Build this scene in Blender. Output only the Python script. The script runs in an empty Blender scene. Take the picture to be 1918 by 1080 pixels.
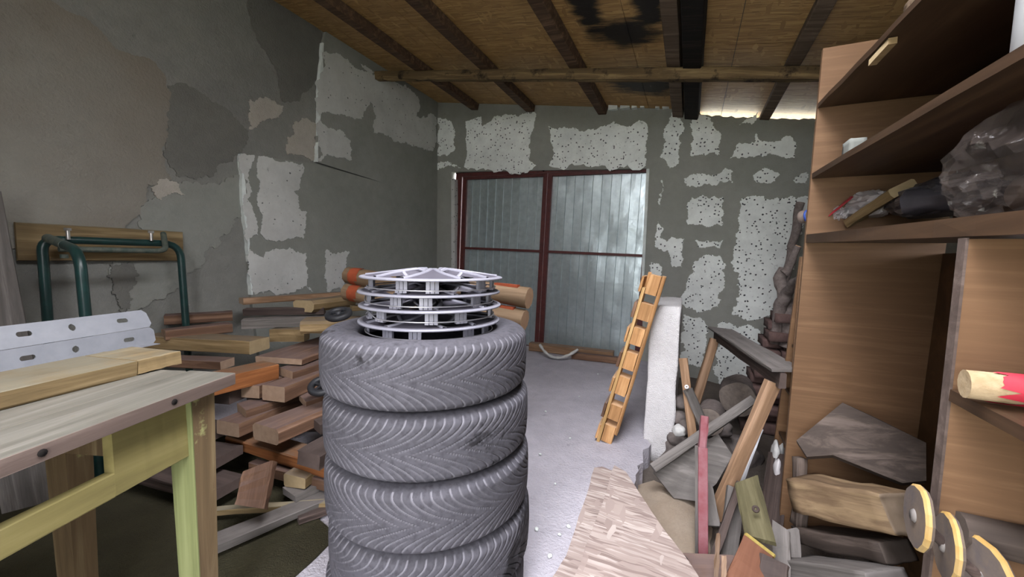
import bpy, bmesh, math, random
from mathutils import Vector, Matrix, noise
from mathutils.geometry import tessellate_polygon
random.seed(7)
S = bpy.context.scene
COL = S.collection
PI = math.pi

# ------------------------------------------------------------------ camera
F = 725.0; PSI = math.radians(24.5); PIT = math.radians(4.5); ROLL = 0.02
CAM = Vector((0, 0, 1.12))
_r0 = Vector((math.cos(PSI), math.sin(PSI), 0))
FW = Vector((-math.sin(PSI) * math.cos(PIT), math.cos(PSI) * math.cos(PIT), -math.sin(PIT)))
_u0 = _r0.cross(FW)
RT = _r0 * math.cos(ROLL) + _u0 * math.sin(ROLL)
UP = _u0 * math.cos(ROLL) - _r0 * math.sin(ROLL)
cd = bpy.data.cameras.new('camera'); cam = bpy.data.objects.new('camera', cd); COL.objects.link(cam)
cd.sensor_fit = 'HORIZONTAL'; cd.sensor_width = 36.0; cd.lens = 36.0 * F / 1918.0
cd.clip_start = 0.02; cd.clip_end = 200
cam.matrix_world = Matrix(((RT.x, UP.x, -FW.x, CAM.x), (RT.y, UP.y, -FW.y, CAM.y), (RT.z, UP.z, -FW.z, CAM.z), (0, 0, 0, 1)))
S.camera = cam

# ------------------------------------------------------------------ world and light
S.view_settings.view_transform = 'Standard'; S.view_settings.look = 'None'
S.view_settings.gamma = 1.0; S.view_settings.use_curve_mapping = False
S.view_settings.exposure = 3.45
w = bpy.data.worlds.new('overcast_sky'); S.world = w; w.use_nodes = True
bg = w.node_tree.nodes['Background']
# overcast sky: three times brighter overhead than at the horizon
wn_ = w.node_tree; tcw = wn_.nodes.new('ShaderNodeTexCoord'); spw = wn_.nodes.new('ShaderNodeSeparateXYZ'); mrw = wn_.nodes.new('ShaderNodeMapRange')
wn_.links.new(tcw.outputs['Generated'], spw.inputs[0]); wn_.links.new(spw.outputs['Z'], mrw.inputs[0])
mrw.inputs[1].default_value = 0; mrw.inputs[2].default_value = 1; mrw.inputs[3].default_value = 1.0; mrw.inputs[4].default_value = 3.0
wn_.links.new(mrw.outputs[0], bg.inputs[1]); bg.inputs[0].default_value = (0.95, 0.94, 1.0, 1.0)
# open front of the shed behind the camera, and an unseen roof gap added to brighten the floor: light portals (they emit nothing themselves)
def portal(name, loc, rot, sx, sy):
    l = bpy.data.lights.new(name, 'AREA'); l.shape = 'RECTANGLE'; l.size = sx; l.size_y = sy; l.energy = 1.0
    l.cycles.is_portal = True
    o = bpy.data.objects.new(name, l); o.location = loc; o.rotation_euler = rot; COL.objects.link(o)
portal('entrance_sky_portal', (-0.18, -0.84, 1.30), (PI / 2, 0, 0), .80, 2.8)
portal('roof_gap_sky_portal', (-0.13, .55, 2.82), (0, 0, 0), .72, 1.9)

# ------------------------------------------------------------------ pixel rays (camera model) used to measure the place
def ray(x, y): return FW + RT * ((x - 959) / F) - UP * ((y - 540) / F)
def onz(x, y, z): d = ray(x, y); return CAM + d * ((z - CAM.z) / d.z)
def ony(x, y, Y): d = ray(x, y); return CAM + d * (Y / d.y)
def onx(x, y, X): d = ray(x, y); return CAM + d * (X / d.x)
def dep(x, y, D): return CAM + ray(x, y) * D

# ------------------------------------------------------------------ helpers
def srgb(h):
    v = [int(h[i:i + 2], 16) / 255 for i in (1, 3, 5)]
    return tuple((c / 12.92 if c <= .04045 else ((c + .055) / 1.055) ** 2.4) for c in v) + (1,)

def tag(o, label=None, cat=None, group=None, kind=None):
    if label: o['label'] = label
    if cat: o['category'] = cat
    if group: o['group'] = group
    if kind: o['kind'] = kind
    return o

def empty(name, M=None, label=None, cat=None, group=None, kind=None, parent=None):
    o = bpy.data.objects.new(name, None); COL.objects.link(o); o.empty_display_size = .05
    if parent: o.parent = parent
    if M is not None: o.matrix_local = M if isinstance(M, Matrix) else Matrix.Translation(Vector(M))
    return tag(o, label, cat, group, kind)

class MB:
    def __init__(s): s.v = []; s.f = []; s.sm = []
    def add(s, vs, fs, smooth=False):
        b = len(s.v); s.v += [Vector(p) for p in vs]
        for f in fs: s.f.append([b + i for i in f]); s.sm.append(smooth)
        return s
    def box(s, lo, hi, M=None):
        x0, y0, z0 = lo; x1, y1, z1 = hi
        vs = [Vector(p) for p in ((x0, y0, z0), (x1, y0, z0), (x1, y1, z0), (x0, y1, z0), (x0, y0, z1), (x1, y0, z1), (x1, y1, z1), (x0, y1, z1))]
        if M is not None: vs = [M @ p for p in vs]
        return s.add(vs, ((0, 3, 2, 1), (4, 5, 6, 7), (0, 1, 5, 4), (1, 2, 6, 5), (2, 3, 7, 6), (3, 0, 4, 7)))
    def tube(s, pts, r, n=10, caps=True, smooth=True):
        pts = [Vector(p) for p in pts]; k = len(pts)
        rs = r if isinstance(r, (list, tuple)) else [r] * k
        t0 = (pts[1] - pts[0]).normalized()
        nrm = t0.orthogonal().normalized(); rings = []
        for i, p in enumerate(pts):
            if i == 0: t = t0
            elif i == k - 1: t = (pts[i] - pts[i - 1]).normalized()
            else: t = ((pts[i + 1] - p).normalized() + (p - pts[i - 1]).normalized()).normalized()
            nrm = (nrm - t * nrm.dot(t)).normalized(); bn = t.cross(nrm)
            rings.append([p + (nrm * math.cos(2 * PI * j / n) + bn * math.sin(2 * PI * j / n)) * rs[i] for j in range(n)])
        fs = []
        for i in range(k - 1):
            for j in range(n): fs.append((i * n + j, i * n + (j + 1) % n, (i + 1) * n + (j + 1) % n, (i + 1) * n + j))
        s.add([q for rr in rings for q in rr], fs, smooth)
        if caps:
            s.add(rings[0], [tuple(reversed(range(n)))]); s.add(rings[-1], [tuple(range(n))])
        return s
    def lathe(s, prof, n=32, smooth=True, M=None, closed=False):
        vs = []; fs = []; k = len(prof)
        for i, (r, z) in enumerate(prof):
            for j in range(n):
                a = 2 * PI * j / n; p = Vector((r * math.cos(a), r * math.sin(a), z)); vs.append(M @ p if M is not None else p)
        for i in range(k if closed else k - 1):
            ii = (i + 1) % k
            for j in range(n): fs.append((i * n + j, i * n + (j + 1) % n, ii * n + (j + 1) % n, ii * n + j))
        return s.add(vs, fs, smooth)
    def prism(s, loops, fn, t):
        """loops: outer 2D loop then holes; fn(u,v,w) -> 3D ; thickness t along w"""
        flat = [p for l in loops for p in l]; tri = tessellate_polygon([[Vector((p[0], p[1], 0)) for p in l] for l in loops]); n = len(flat)
        vs = [fn(p[0], p[1], 0) for p in flat] + [fn(p[0], p[1], t) for p in flat]
        fs = [tuple(reversed(q)) for q in tri] + [tuple(i + n for i in q) for q in tri]
        b = 0
        for l in loops:
            m = len(l)
            for i in range(m): j = (i + 1) % m; fs.append((b + i, b + j, n + b + j, n + b + i))
            b += m
        return s.add(vs, fs)
    def build(s, name, mat, parent=None, M=None, recalc=True, label=None):
        me = bpy.data.meshes.new(name); me.from_pydata([tuple(p) for p in s.v], [], s.f)
        me.polygons.foreach_set('use_smooth', s.sm)
        if recalc:
            bm = bmesh.new(); bm.from_mesh(me); bmesh.ops.recalc_face_normals(bm, faces=bm.faces); bm.to_mesh(me); bm.free()
        me.materials.append(mat); me.update()
        o = bpy.data.objects.new(name, me); COL.objects.link(o)
        if parent: o.parent = parent
        if M is not None: o.matrix_local = M
        if label: o['label'] = label
        return o

def copy_obj(o, parent=None, M=None):
    c = o.copy(); COL.objects.link(c); c.parent = parent
    if M is not None: c.matrix_local = M
    return c

def frame(A, d, up=Vector((0, 0, 1))):
    x = Vector(d).normalized(); z = Vector(up); z = (z - x * z.dot(x)).normalized(); y = z.cross(x)
    return Matrix(((x.x, y.x, z.x, A[0]), (x.y, y.y, z.y, A[1]), (x.z, y.z, z.z, A[2]), (0, 0, 0, 1)))

def ragged(poly, depth=4, amp=.16, seed=0):
    """break the edges of an outline up by midpoint displacement"""
    r = random.Random(seed); pts = [Vector((p[0], p[1])) for p in poly]
    for k in range(depth):
        out = []; n = len(pts)
        for i in range(n):
            a = pts[i]; b = pts[(i + 1) % n]; d = b - a; L = d.length
            out.append(a)
            if L > .008:
                nn = Vector((-d.y, d.x)); out.append((a + b) / 2 + nn * r.uniform(-amp, amp) * (1 + .55 * k))
        pts = out
    return pts

# ------------------------------------------------------------------ materials
def newmat(name):
    m = bpy.data.materials.new(name); m.use_nodes = True
    nt = m.node_tree; return m, nt, nt.nodes['Principled BSDF']
def N(nt, typ, **kw):
    n = nt.nodes.new(typ)
    for k, v in kw.items():
        if hasattr(n, k): setattr(n, k, v)
        else: n.inputs[k].default_value = v
    return n
def L(nt, a, b): nt.links.new(a, b)
def coords(nt, scale=(1, 1, 1), rot=(0, 0, 0), kind='Object', rand=True):
    tc = N(nt, 'ShaderNodeTexCoord'); mp = N(nt, 'ShaderNodeMapping')
    mp.inputs['Scale'].default_value = scale; mp.inputs['Rotation'].default_value = rot
    if rand:
        oi = N(nt, 'ShaderNodeObjectInfo'); ml = N(nt, 'ShaderNodeMath', operation='MULTIPLY'); ml.inputs[1].default_value = 37.0
        L(nt, oi.outputs['Random'], ml.inputs[0]); cx = N(nt, 'ShaderNodeVectorMath', operation='ADD')
        L(nt, tc.outputs[kind], cx.inputs[0]); L(nt, ml.outputs[0], cx.inputs[1]); L(nt, cx.outputs[0], mp.inputs[0])
    else: L(nt, tc.outputs[kind], mp.inputs[0])
    return mp.outputs[0]
def noise_n(nt, vec, scale, detail=5, rough=.6, dist=0):
    n = N(nt, 'ShaderNodeTexNoise'); n.inputs['Scale'].default_value = scale; n.inputs['Detail'].default_value = detail
    n.inputs['Roughness'].default_value = rough; n.inputs['Distortion'].default_value = dist
    L(nt, vec, n.inputs['Vector']); return n.outputs['Fac']
def ramp(nt, fac, stops):
    r = N(nt, 'ShaderNodeValToRGB'); e = r.color_ramp.elements
    while len(e) < len(stops): e.new(.5)
    for i, (p, c) in enumerate(stops):
        e[i].position = p; e[i].color = c if len(c) == 4 else tuple(c) + (1,)
    L(nt, fac, r.inputs[0]); return r.outputs['Color']
def mixc(nt, fac, a, b, mode='MIX'):
    m = N(nt, 'ShaderNodeMix', data_type='RGBA', blend_type=mode)
    if isinstance(fac, (int, float)): m.inputs[0].default_value = fac
    else: L(nt, fac, m.inputs[0])
    for v, i in ((a, 6), (b, 7)):
        if isinstance(v, tuple): m.inputs[i].default_value = v
        else: L(nt, v, m.inputs[i])
    return m.outputs[2]
def bump(nt, bsdf, h, strength=.4, dist=.01):
    b = N(nt, 'ShaderNodeBump'); b.inputs['Strength'].default_value = strength; b.inputs['Distance'].default_value = dist
    L(nt, h, b.inputs['Height']); L(nt, b.outputs[0], bsdf.inputs['Normal'])
BW = ((0, 0, 0, 1), (1, 1, 1, 1))
def mask(nt, fac, a, b): return ramp(nt, fac, [(a, BW[0]), (b, BW[1])])

def mixd(h, k=.55):
    c = srgb(h); return tuple(v * k for v in c[:3]) + (1,)

def m_wood(name, dark, light, end=None, dust=None, dustamt=.0, rough=.75, gs=1.0, bmp=.35, axis=0, vary=.35, stain=None, deep=.55):
    m, nt, b = newmat(name)
    sc = [26 * gs] * 3; sc[axis] = 1.6 * gs
    v = coords(nt, tuple(sc)); g = noise_n(nt, v, 1.0, 6, .65, .6)
    sc2 = [4] * 3; sc2[axis] = .8; g2 = noise_n(nt, coords(nt, tuple(sc2)), 1.0, 3)
    c = ramp(nt, g, [(.30, mixd(dark, deep)), (.5, srgb(dark)), (.66, srgb(light))])
    c = mixc(nt, mask(nt, g2, .35, .75), c, mixc(nt, .5, c, srgb(dark)))
    oi = N(nt, 'ShaderNodeObjectInfo'); hs = N(nt, 'ShaderNodeHueSaturation')
    mr = N(nt, 'ShaderNodeMapRange'); L(nt, oi.outputs['Random'], mr.inputs[0]); mr.inputs[3].default_value = 1 - vary * .6; mr.inputs[4].default_value = 1 + vary * .5
    L(nt, mr.outputs[0], hs.inputs['Value']); L(nt, c, hs.inputs['Color']); c = hs.outputs[0]
    tc = N(nt, 'ShaderNodeTexCoord'); sep = N(nt, 'ShaderNodeSeparateXYZ'); L(nt, tc.outputs['Normal'], sep.inputs[0])
    if end:
        ab = N(nt, 'ShaderNodeMath', operation='ABSOLUTE'); L(nt, sep.outputs[axis], ab.inputs[0])
        gt = N(nt, 'ShaderNodeMath', operation='GREATER_THAN'); gt.inputs[1].default_value = .8; L(nt, ab.outputs[0], gt.inputs[0])
        sc3 = [60] * 3; sc3[axis] = 5; ge = noise_n(nt, coords(nt, tuple(sc3)), .5, 4)
        ec = mixc(nt, mask(nt, ge, .3, .7), mixc(nt, .35, srgb(end), srgb(dark)), srgb(end))
        c = mixc(nt, gt.outputs[0], c, ec)
    if dust:
        ge = N(nt, 'ShaderNodeNewGeometry'); s2 = N(nt, 'ShaderNodeSeparateXYZ'); L(nt, ge.outputs['Normal'], s2.inputs[0])
        dn = noise_n(nt, coords(nt, (1, 1, 1)), 9, 5)
        mu = N(nt, 'ShaderNodeMath', operation='MULTIPLY'); L(nt, mask(nt, s2.outputs[2], .55, .9), mu.inputs[0]); L(nt, mask(nt, dn, .15, .55), mu.inputs[1])
        m2 = N(nt, 'ShaderNodeMath', operation='MULTIPLY'); L(nt, mu.outputs[0], m2.inputs[0]); m2.inputs[1].default_value = dustamt
        c = mixc(nt, m2.outputs[0], c, srgb(dust))
    if stain:
        sn = noise_n(nt, coords(nt, (1, 1, 1)), stain[1], 5, .7); c = mixc(nt, mask(nt, sn, stain[2], stain[2] + .12), c, srgb(stain[0]))
    L(nt, c, b.inputs['Base Color']); b.inputs['Roughness'].default_value = rough
    b.inputs['Specular IOR Level'].default_value = .25
    bump(nt, b, g, bmp, .004); return m

def m_plaster(name, base, alt, dark=None, sc=1.6, bmp=.5, spots=0.0, rough=.95, warm=None):
    m, nt, b = newmat(name); v = coords(nt, rand=False)
    n1 = noise_n(nt, v, sc, 6, .62, .4); n2 = noise_n(nt, v, sc * 9, 6, .7); n3 = noise_n(nt, v, sc * 60, 3, .6)
    c = ramp(nt, n1, [(.3, srgb(base)), (.7, srgb(alt))])
    c = mixc(nt, mask(nt, n2, .25, .8), c, mixc(nt, .35, c, srgb(dark or base)))
    if spots:
        n4 = noise_n(nt, v, sc * 5, 7, .75); c = mixc(nt, mask(nt, n4, .62, .72), c, mixc(nt, spots, c, srgb(dark or base)))
    if warm:
        n5 = noise_n(nt, v, sc * .6, 3); c = mixc(nt, mask(nt, n5, .45, .65), c, srgb(warm))
    L(nt, c, b.inputs['Base Color']); b.inputs['Roughness'].default_value = rough; b.inputs['Specular IOR Level'].default_value = .15
    ad = N(nt, 'ShaderNodeMath', operation='ADD'); L(nt, n2, ad.inputs[0]); L(nt, n3, ad.inputs[1]); bump(nt, b, ad.outputs[0], bmp, .012); return m

def m_foam(name, base, speck, amount=.5):
    m, nt, b = newmat(name); v = coords(nt, rand=False)
    vo = N(nt, 'ShaderNodeTexVoronoi'); vo.inputs['Scale'].default_value = 30; L(nt, v, vo.inputs['Vector'])
    nd = noise_n(nt, v, 45, 3); ad = N(nt, 'ShaderNodeMath', operation='ADD'); L(nt, vo.outputs['Distance'], ad.inputs[0])
    mm = N(nt, 'ShaderNodeMath', operation='MULTIPLY_ADD'); L(nt, nd, mm.inputs[0]); mm.inputs[1].default_value = .5; mm.inputs[2].default_value = -.25
    L(nt, mm.outputs[0], ad.inputs[1])
    cs = N(nt, 'ShaderNodeSeparateColor'); L(nt, vo.outputs['Color'], cs.inputs[0])
    gt = N(nt, 'ShaderNodeMath', operation='LESS_THAN'); L(nt, cs.outputs[0], gt.inputs[0]); gt.inputs[1].default_value = amount
    near = ramp(nt, ad.outputs[0], [(.20, BW[1]), (.27, BW[0])])
    mu = N(nt, 'ShaderNodeMath', operation='MULTIPLY'); L(nt, near, mu.inputs[0]); L(nt, gt.outputs[0], mu.inputs[1])
    n1 = noise_n(nt, v, 3, 6, .7); c = mixc(nt, mask(nt, n1, .35, .75), srgb(base), mixc(nt, .35, srgb(base), srgb(speck)))
    n2 = noise_n(nt, v, 11, 6, .8); c = mixc(nt, mask(nt, n2, .62, .70), c, mixc(nt, .55, srgb(base), srgb(speck)))
    c = mixc(nt, mu.outputs[0], c, srgb(speck))
    L(nt, c, b.inputs['Base Color']); b.inputs['Roughness'].default_value = .9; b.inputs['Specular IOR Level'].default_value = .2
    bump(nt, b, n2, .3, .006); return m

def m_osb(name, cols, sc=1.0, stains=(), rough=.85, turn=0.0):
    m, nt, b = newmat(name); v = coords(nt, rand=False)
    wn = N(nt, 'ShaderNodeTexNoise'); wn.inputs['Scale'].default_value = 5; L(nt, v, wn.inputs['Vector'])
    wv = N(nt, 'ShaderNodeVectorMath', operation='MULTIPLY_ADD'); L(nt, wn.outputs['Color'], wv.inputs[0]); wv.inputs[1].default_value = (.05,) * 3; L(nt, v, wv.inputs[2])
    cell = None; hh = None
    for k, (sx, sy, rz) in enumerate(((7, 95, .12), (8, 110, -.28), (6, 80, .45), (40, 12, .2))):
        mp = N(nt, 'ShaderNodeMapping'); mp.inputs['Rotation'].default_value = (0, 0, rz + turn); mp.inputs['Scale'].default_value = (sx * sc, sy * sc, 1); L(nt, wv.outputs[0], mp.inputs[0])
        vo = N(nt, 'ShaderNodeTexVoronoi'); vo.inputs['Scale'].default_value = 1; vo.inputs['Randomness'].default_value = 1; L(nt, mp.outputs[0], vo.inputs['Vector'])
        s = N(nt, 'ShaderNodeSeparateColor'); L(nt, vo.outputs['Color'], s.inputs[0])
        if cell is None: cell = s.outputs[0]; hh = vo.outputs['Distance']
        else:
            mx = N(nt, 'ShaderNodeMix'); L(nt, mask(nt, s.outputs[1], .62 if k < 3 else .85, .68 if k < 3 else .9), mx.inputs[0]); L(nt, cell, mx.inputs[2]); L(nt, s.outputs[0], mx.inputs[3]); cell = mx.outputs[0]
    st = [(.05 + .9 * i / (len(cols) - 1), srgb(c)) for i, c in enumerate(cols)]
    c = ramp(nt, cell, st); n1 = noise_n(nt, v, 2.2, 4); c = mixc(nt, mask(nt, n1, .4, .7), c, mixc(nt, .45, c, srgb(cols[0])))
    for (x, y, rx, ry) in stains:      # mould stains where rain came in
        g = N(nt, 'ShaderNodeNewGeometry'); sub = N(nt, 'ShaderNodeVectorMath', operation='SUBTRACT'); L(nt, g.outputs['Position'], sub.inputs[0]); sub.inputs[1].default_value = (x, y, 0)
        ml = N(nt, 'ShaderNodeVectorMath', operation='MULTIPLY'); L(nt, sub.outputs[0], ml.inputs[0]); ml.inputs[1].default_value = (1 / rx, 1 / ry, 0)
        ln = N(nt, 'ShaderNodeVectorMath', operation='LENGTH'); L(nt, ml.outputs[0], ln.inputs[0])
        mp = N(nt, 'ShaderNodeMapping'); mp.inputs['Scale'].default_value = (3, 14, 1); L(nt, v, mp.inputs[0])
        nn = noise_n(nt, mp.outputs[0], 1.2, 5, .65); ad = N(nt, 'ShaderNodeMath', operation='MULTIPLY_ADD'); L(nt, nn, ad.inputs[0]); ad.inputs[1].default_value = 1.6; L(nt, ln.outputs['Value'], ad.inputs[2])
        c = mixc(nt, ramp(nt, ad.outputs[0], [(.0, BW[1]), (.9, BW[1]), (.99, BW[0])]) if False else mask_inv(nt, ad.outputs[0], 1.45, 2.0), c, srgb('#1d1813'))
    L(nt, c, b.inputs['Base Color']); b.inputs['Roughness'].default_value = rough; b.inputs['Specular IOR Level'].default_value = .25
    bump(nt, b, cell, .35, .004); return m
def mask_inv(nt, val, a, b_):
    mr = N(nt, 'ShaderNodeMapRange'); mr.inputs[1].default_value = a; mr.inputs[2].default_value = b_; mr.inputs[3].default_value = 1; mr.inputs[4].default_value = 0; L(nt, val, mr.inputs[0]); return mr.outputs[0]

def m_plain(name, col, rough=.5, metal=0.0, alt=None, sc=12, bmp=.0, spec=.4):
    m, nt, b = newmat(name); b.inputs['Roughness'].default_value = rough; b.inputs['Metallic'].default_value = metal; b.inputs['Specular IOR Level'].default_value = spec
    v = coords(nt); n1 = noise_n(nt, v, sc, 6, .65)
    c = mixc(nt, mask(nt, n1, .35, .7), srgb(col), srgb(alt or col))
    L(nt, c, b.inputs['Base Color'])
    if bmp: bump(nt, b, n1, bmp, .006)
    return m

M = {}
M['plaster'] = m_plaster('old_grey_plaster', '#7d7e79', '#8f908a', '#5b5c58', 1.3, .45, .5)
M['plaster_beige'] = m_plaster('beige_plaster', '#85837a', '#93928a', '#64625b', .9, .5, .7, warm='#7d776c')
M['plaster_dark'] = m_plaster('dark_plaster', '#6a6a65', '#787872', '#52534f', 1.5, .45, .5)
M['plaster_pale'] = m_plaster('pale_plaster', '#aba69b', '#bcb8ae', '#8a857c', 3, .6, .6)
M['mortar'] = m_plaster('foam_adhesive_mortar', '#83867f', '#93958f', '#696b66', 1.1, .3, .3)
M['mortar_warm'] = m_plaster('wall_mortar', '#8d8f88', '#9c9d96', '#72746e', 1.4, .35, .4)
M['foam'] = m_foam('white_foam', '#f2f7f3', '#5b5e60', .6)
M['foam_speck'] = m_foam('speckled_white_foam', '#eef3ef', '#4b4e50', .9)
M['foam_dirty'] = m_foam('dirty_white_foam', '#c6c8c4', '#5a5b5a', .42)
M['foam_edge'] = m_plain('foam_edge', '#dfe6e2', .9, alt='#c3cac7')
M['concrete'] = m_plaster('concrete_floor', '#aaa7ae', '#c4c1c9', '#75727a', 1.2, .7, .85)
M['limewash'] = m_plaster('limewashed_concrete', '#e6e4e4', '#f4f3f4', '#bdbcba', 3.5, .9, .35)
M['earth'] = m_plaster('earth_ground', '#6e665f', '#857b72', '#4b4540', 5, .9, .6)
M['grass'] = m_plaster('outside_ground', '#a5a898', '#b5b5a8', '#8d9180', .7, .5)
M['roofskin'] = m_plain('roof_skin', '#54514d', .8)
M['osb'] = m_osb('osb_ceiling_board', rough=.5, cols= ['#8a6b42', '#9c7a4c', '#a98655', '#ba9a66'], sc=1.0,
                 stains=((-.72, 2.55, .10, .55), (-.50, 3.0, .24, .20), (-.45, 3.85, .36, .30), (-.32, 2.6, .10, .40)))
M['osb_grey'] = m_osb('weathered_osb', ['#84756f', '#a0918a', '#ad9f97', '#c2b7b0'], 1.0, turn=1.9)
M['rafter'] = m_wood('dark_rafter_wood', '#4a392c', '#6e5743', None, rough=.85, axis=1)
M['rafter_black'] = m_wood('charred_rafter_wood', '#15110e', '#2c231d', None, rough=.9, axis=1, gs=1.4, stain=('#5d5249', 16, .68))
M['rafter_grey'] = m_wood('grey_rafter_wood', '#5a4c3f', '#776656', None, rough=.85, axis=1)
M['beam'] = m_wood('rotten_beam_wood', '#5a4a33', '#8f7a57', None, rough=.9, gs=.7, stain=('#2a2119', 7.0, .54))
M['zinc'] = None
M['maroon'] = m_plain('maroon_paint', '#5a2b28', .55, alt='#47211f', sc=20)
M['green'] = m_plain('green_paint', '#1b3a37', .35, alt='#142b29', sc=18, spec=.5)
M['green_worn'] = m_plain('worn_green_paint', '#5a5f55', .6, alt='#30423e', sc=30)
M['chrome'] = m_plain('bright_steel', '#c9c5c0', .3, .9)
M['white_steel'] = m_plain('white_painted_steel', '#878a90', .5, alt='#7b7e84', sc=14)
M['lumber'] = m_wood('sawn_lumber', '#6a503f', '#94755e', '#a58d78', '#6f605d', .7, gs=.9)
M['lumber_pale'] = m_wood('pale_sawn_lumber', '#7f6b4b', '#a08a67', '#ab9876', '#776d62', .7)
M['lumber_orange'] = m_wood('orange_sawn_lumber', '#7f4f2c', '#a06c43', '#b3937a', '#73604f', .8)
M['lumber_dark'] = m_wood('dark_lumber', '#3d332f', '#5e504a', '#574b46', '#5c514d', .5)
M['lumber_grey'] = m_wood('grey_weathered_lumber', '#5e5a56', '#7f7a76', '#77726f', '#7f7a77', .5)
M['pine'] = m_wood('planed_pine', '#80654d', '#a88a70', '#ad9882', '#877b72', .4, gs=.8)
M['pine_pale'] = m_wood('pale_pine', '#b08d5c', '#cfae7c', '#cfae7c', None, 0)
M['pallet_pine'] = m_wood('pallet_pine', '#b08457', '#d3a877', '#d9b48c', None, 0)
M['table_top'] = m_wood('bare_table_top', '#68645a', '#87837a', '#7b7268', '#6f6e66', .5, gs=.9, stain=('#6e6350', 5, .66))
M['table_edge'] = m_wood('table_edge', '#5d5049', '#766860')
M['yellow_paint'] = m_wood('worn_yellow_paint', '#7c7347', '#8f865a', None, gs=.35, vary=.05, bmp=.2, stain=('#8a6844', 13, .68))
M['leg_wood'] = m_wood('worn_table_leg', '#6f5d43', '#8b7b5c', None, axis=2, vary=.05, stain=('#b9c07f', 6, .58))
M['green_paint_old'] = m_wood('old_green_paint', '#757b50', '#868c60', None, axis=2, vary=.05, bmp=.2, stain=('#6f5d43', 9, .64))
M['plank_yellow'] = m_wood('yellowish_plank', '#7b694a', '#9d8a66', '#9a855f', '#7d7b6d', .7)
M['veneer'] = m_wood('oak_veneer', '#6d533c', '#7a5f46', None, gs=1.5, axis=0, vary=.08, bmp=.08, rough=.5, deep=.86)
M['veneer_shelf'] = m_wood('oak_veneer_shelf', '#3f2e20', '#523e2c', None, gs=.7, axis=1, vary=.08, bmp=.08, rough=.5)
M['back_board'] = m_wood('brown_back_board', '#4a3623', '#5c442d', None, gs=.4, vary=.05, bmp=.05, rough=.6)
M['brick'] = m_plain('dark_old_brick', '#5c4844', .95, alt='#6f5a55', sc=25, bmp=.5)
M['stone'] = m_plain('grey_stone', '#5f5855', .95, alt='#746c68', sc=18, bmp=.6)
M['stone_pale'] = m_plain('greyish_block', '#777a74', .9, alt='#6a6d68')
M['bark'] = m_plain('grey_bark', '#6b615d', .95, alt='#8a807b', sc=40, bmp=.9)
M['stump'] = m_plain('weathered_log_end', '#6f665f', .95, alt='#857a70', sc=30, bmp=.6)
M['cut'] = m_plain('pale_cut_end', '#d9b597', .8, alt='#c79d7c', sc=30)
M['red_paint'] = m_plain('faded_red_paint', '#7a4046', .7, alt='#8a6267', sc=14)
M['red_bright'] = m_plain('crimson_paint', '#b2263a', .5, alt='#a63b44', sc=16)
M['chipped'] = m_plain('chipped_bare_wood', '#b09c7c', .8, alt='#8f7a58', sc=30, bmp=.5)
M['white_plastic'] = m_plain('white_plastic', '#e3e6ea', .45)
M['paper'] = m_plain('old_paper', '#c6c6c2', .85, alt='#a8a9a8', sc=20)
M['sawdust'] = m_plaster('sawdust', '#d8c3ab', '#e4d3be', '#b59f88', 9, 1.0, .5)
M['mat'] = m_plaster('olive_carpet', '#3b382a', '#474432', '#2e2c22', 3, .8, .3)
M['black_plastic'] = m_plain('black_plastic', '#26272a', .5, alt='#303236')
M['silver'] = m_plain('silver_plastic', '#8b8b95', .45, .15, alt='#80808a', sc=9)
M['silver_dark'] = m_plain('graphite_plastic', '#4a4851', .6, .1, alt='#57555e', sc=14)
M['wire'] = m_plain('wire_ring', '#c6c6cc', .3, .7)
M['veneer_brown'] = m_wood('brown_laminate', '#6f4a38', '#8a604a', None, gs=.4)
M['olive_board'] = m_wood('olive_board', '#5d583f', '#736d52', None)
M['yellow_edge'] = m_plain('yellow_chipboard_edge', '#a39150', .85, alt='#8c793c', sc=60)
M['log_dark'] = m_wood('dark_split_log', '#453c36', '#6c6058', '#5e554e', gs=.7)
M['log_split'] = m_wood('split_log', '#6d5a45', '#a08a6a', '#8a7a68', gs=.6)
M['cap_dark'] = m_plain('dark_end_grain', '#5c5452', .85, alt='#7a6a58', sc=14, bmp=.3)
M['cap_rim'] = m_plain('yellow_chamfer', '#a88340', .6, alt='#b09868', sc=14)
M['orange'] = m_plain('orange_marking_paint', '#8f4224', .8, alt='#7a371d', sc=20)
M['log_cream'] = m_wood('peeled_log', '#75614b', '#957f67', '#a08368', gs=.6)
M['cream_jug'] = m_plain('white_jug', '#a5a7a8', .4)
M['black_bag'] = m_plain('black_bin_bag', '#3b3a3f', .3, alt='#55545b', sc=10, bmp=.3, spec=.6)
M['bottle'] = m_plain('grey_brown_bottle', '#7d7068', .35, alt='#6b625c')
M['blue'] = m_plain('blue_ring', '#3454a8', .4)
M['white_film'] = m_plain('white_film', '#c9c6c6', .35, alt='#b4b1b3', sc=8, spec=.6)

def m_zinc():
    m, nt, b = newmat('galvanised_sheet'); v = coords(nt, rand=False)
    n1 = noise_n(nt, v, 2.5, 4); n2 = noise_n(nt, v, 14, 4)
    c = mixc(nt, mask(nt, n2, .3, .75), srgb('#c3d0d1'), srgb('#a9b6b9'))
    L(nt, c, b.inputs['Base Color']); b.inputs['Metallic'].default_value = .7
    r = N(nt, 'ShaderNodeMapRange'); L(nt, n2, r.inputs[0]); r.inputs[3].default_value = .22; r.inputs[4].default_value = .42; L(nt, r.outputs[0], b.inputs['Roughness'])
    bump(nt, b, n1, .25, .03); return m
M['zinc'] = m_zinc()

def m_clear():
    m, nt, b = newmat('clear_film'); v = coords(nt); n1 = noise_n(nt, v, 16, 5, .6)
    b.inputs['Base Color'].default_value = srgb('#5f5752'); b.inputs['Roughness'].default_value = .08; b.inputs['Alpha'].default_value = .2
    b.inputs['Specular IOR Level'].default_value = .8; bump(nt, b, n1, .5, .02); return m
M['clear'] = m_clear()

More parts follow.
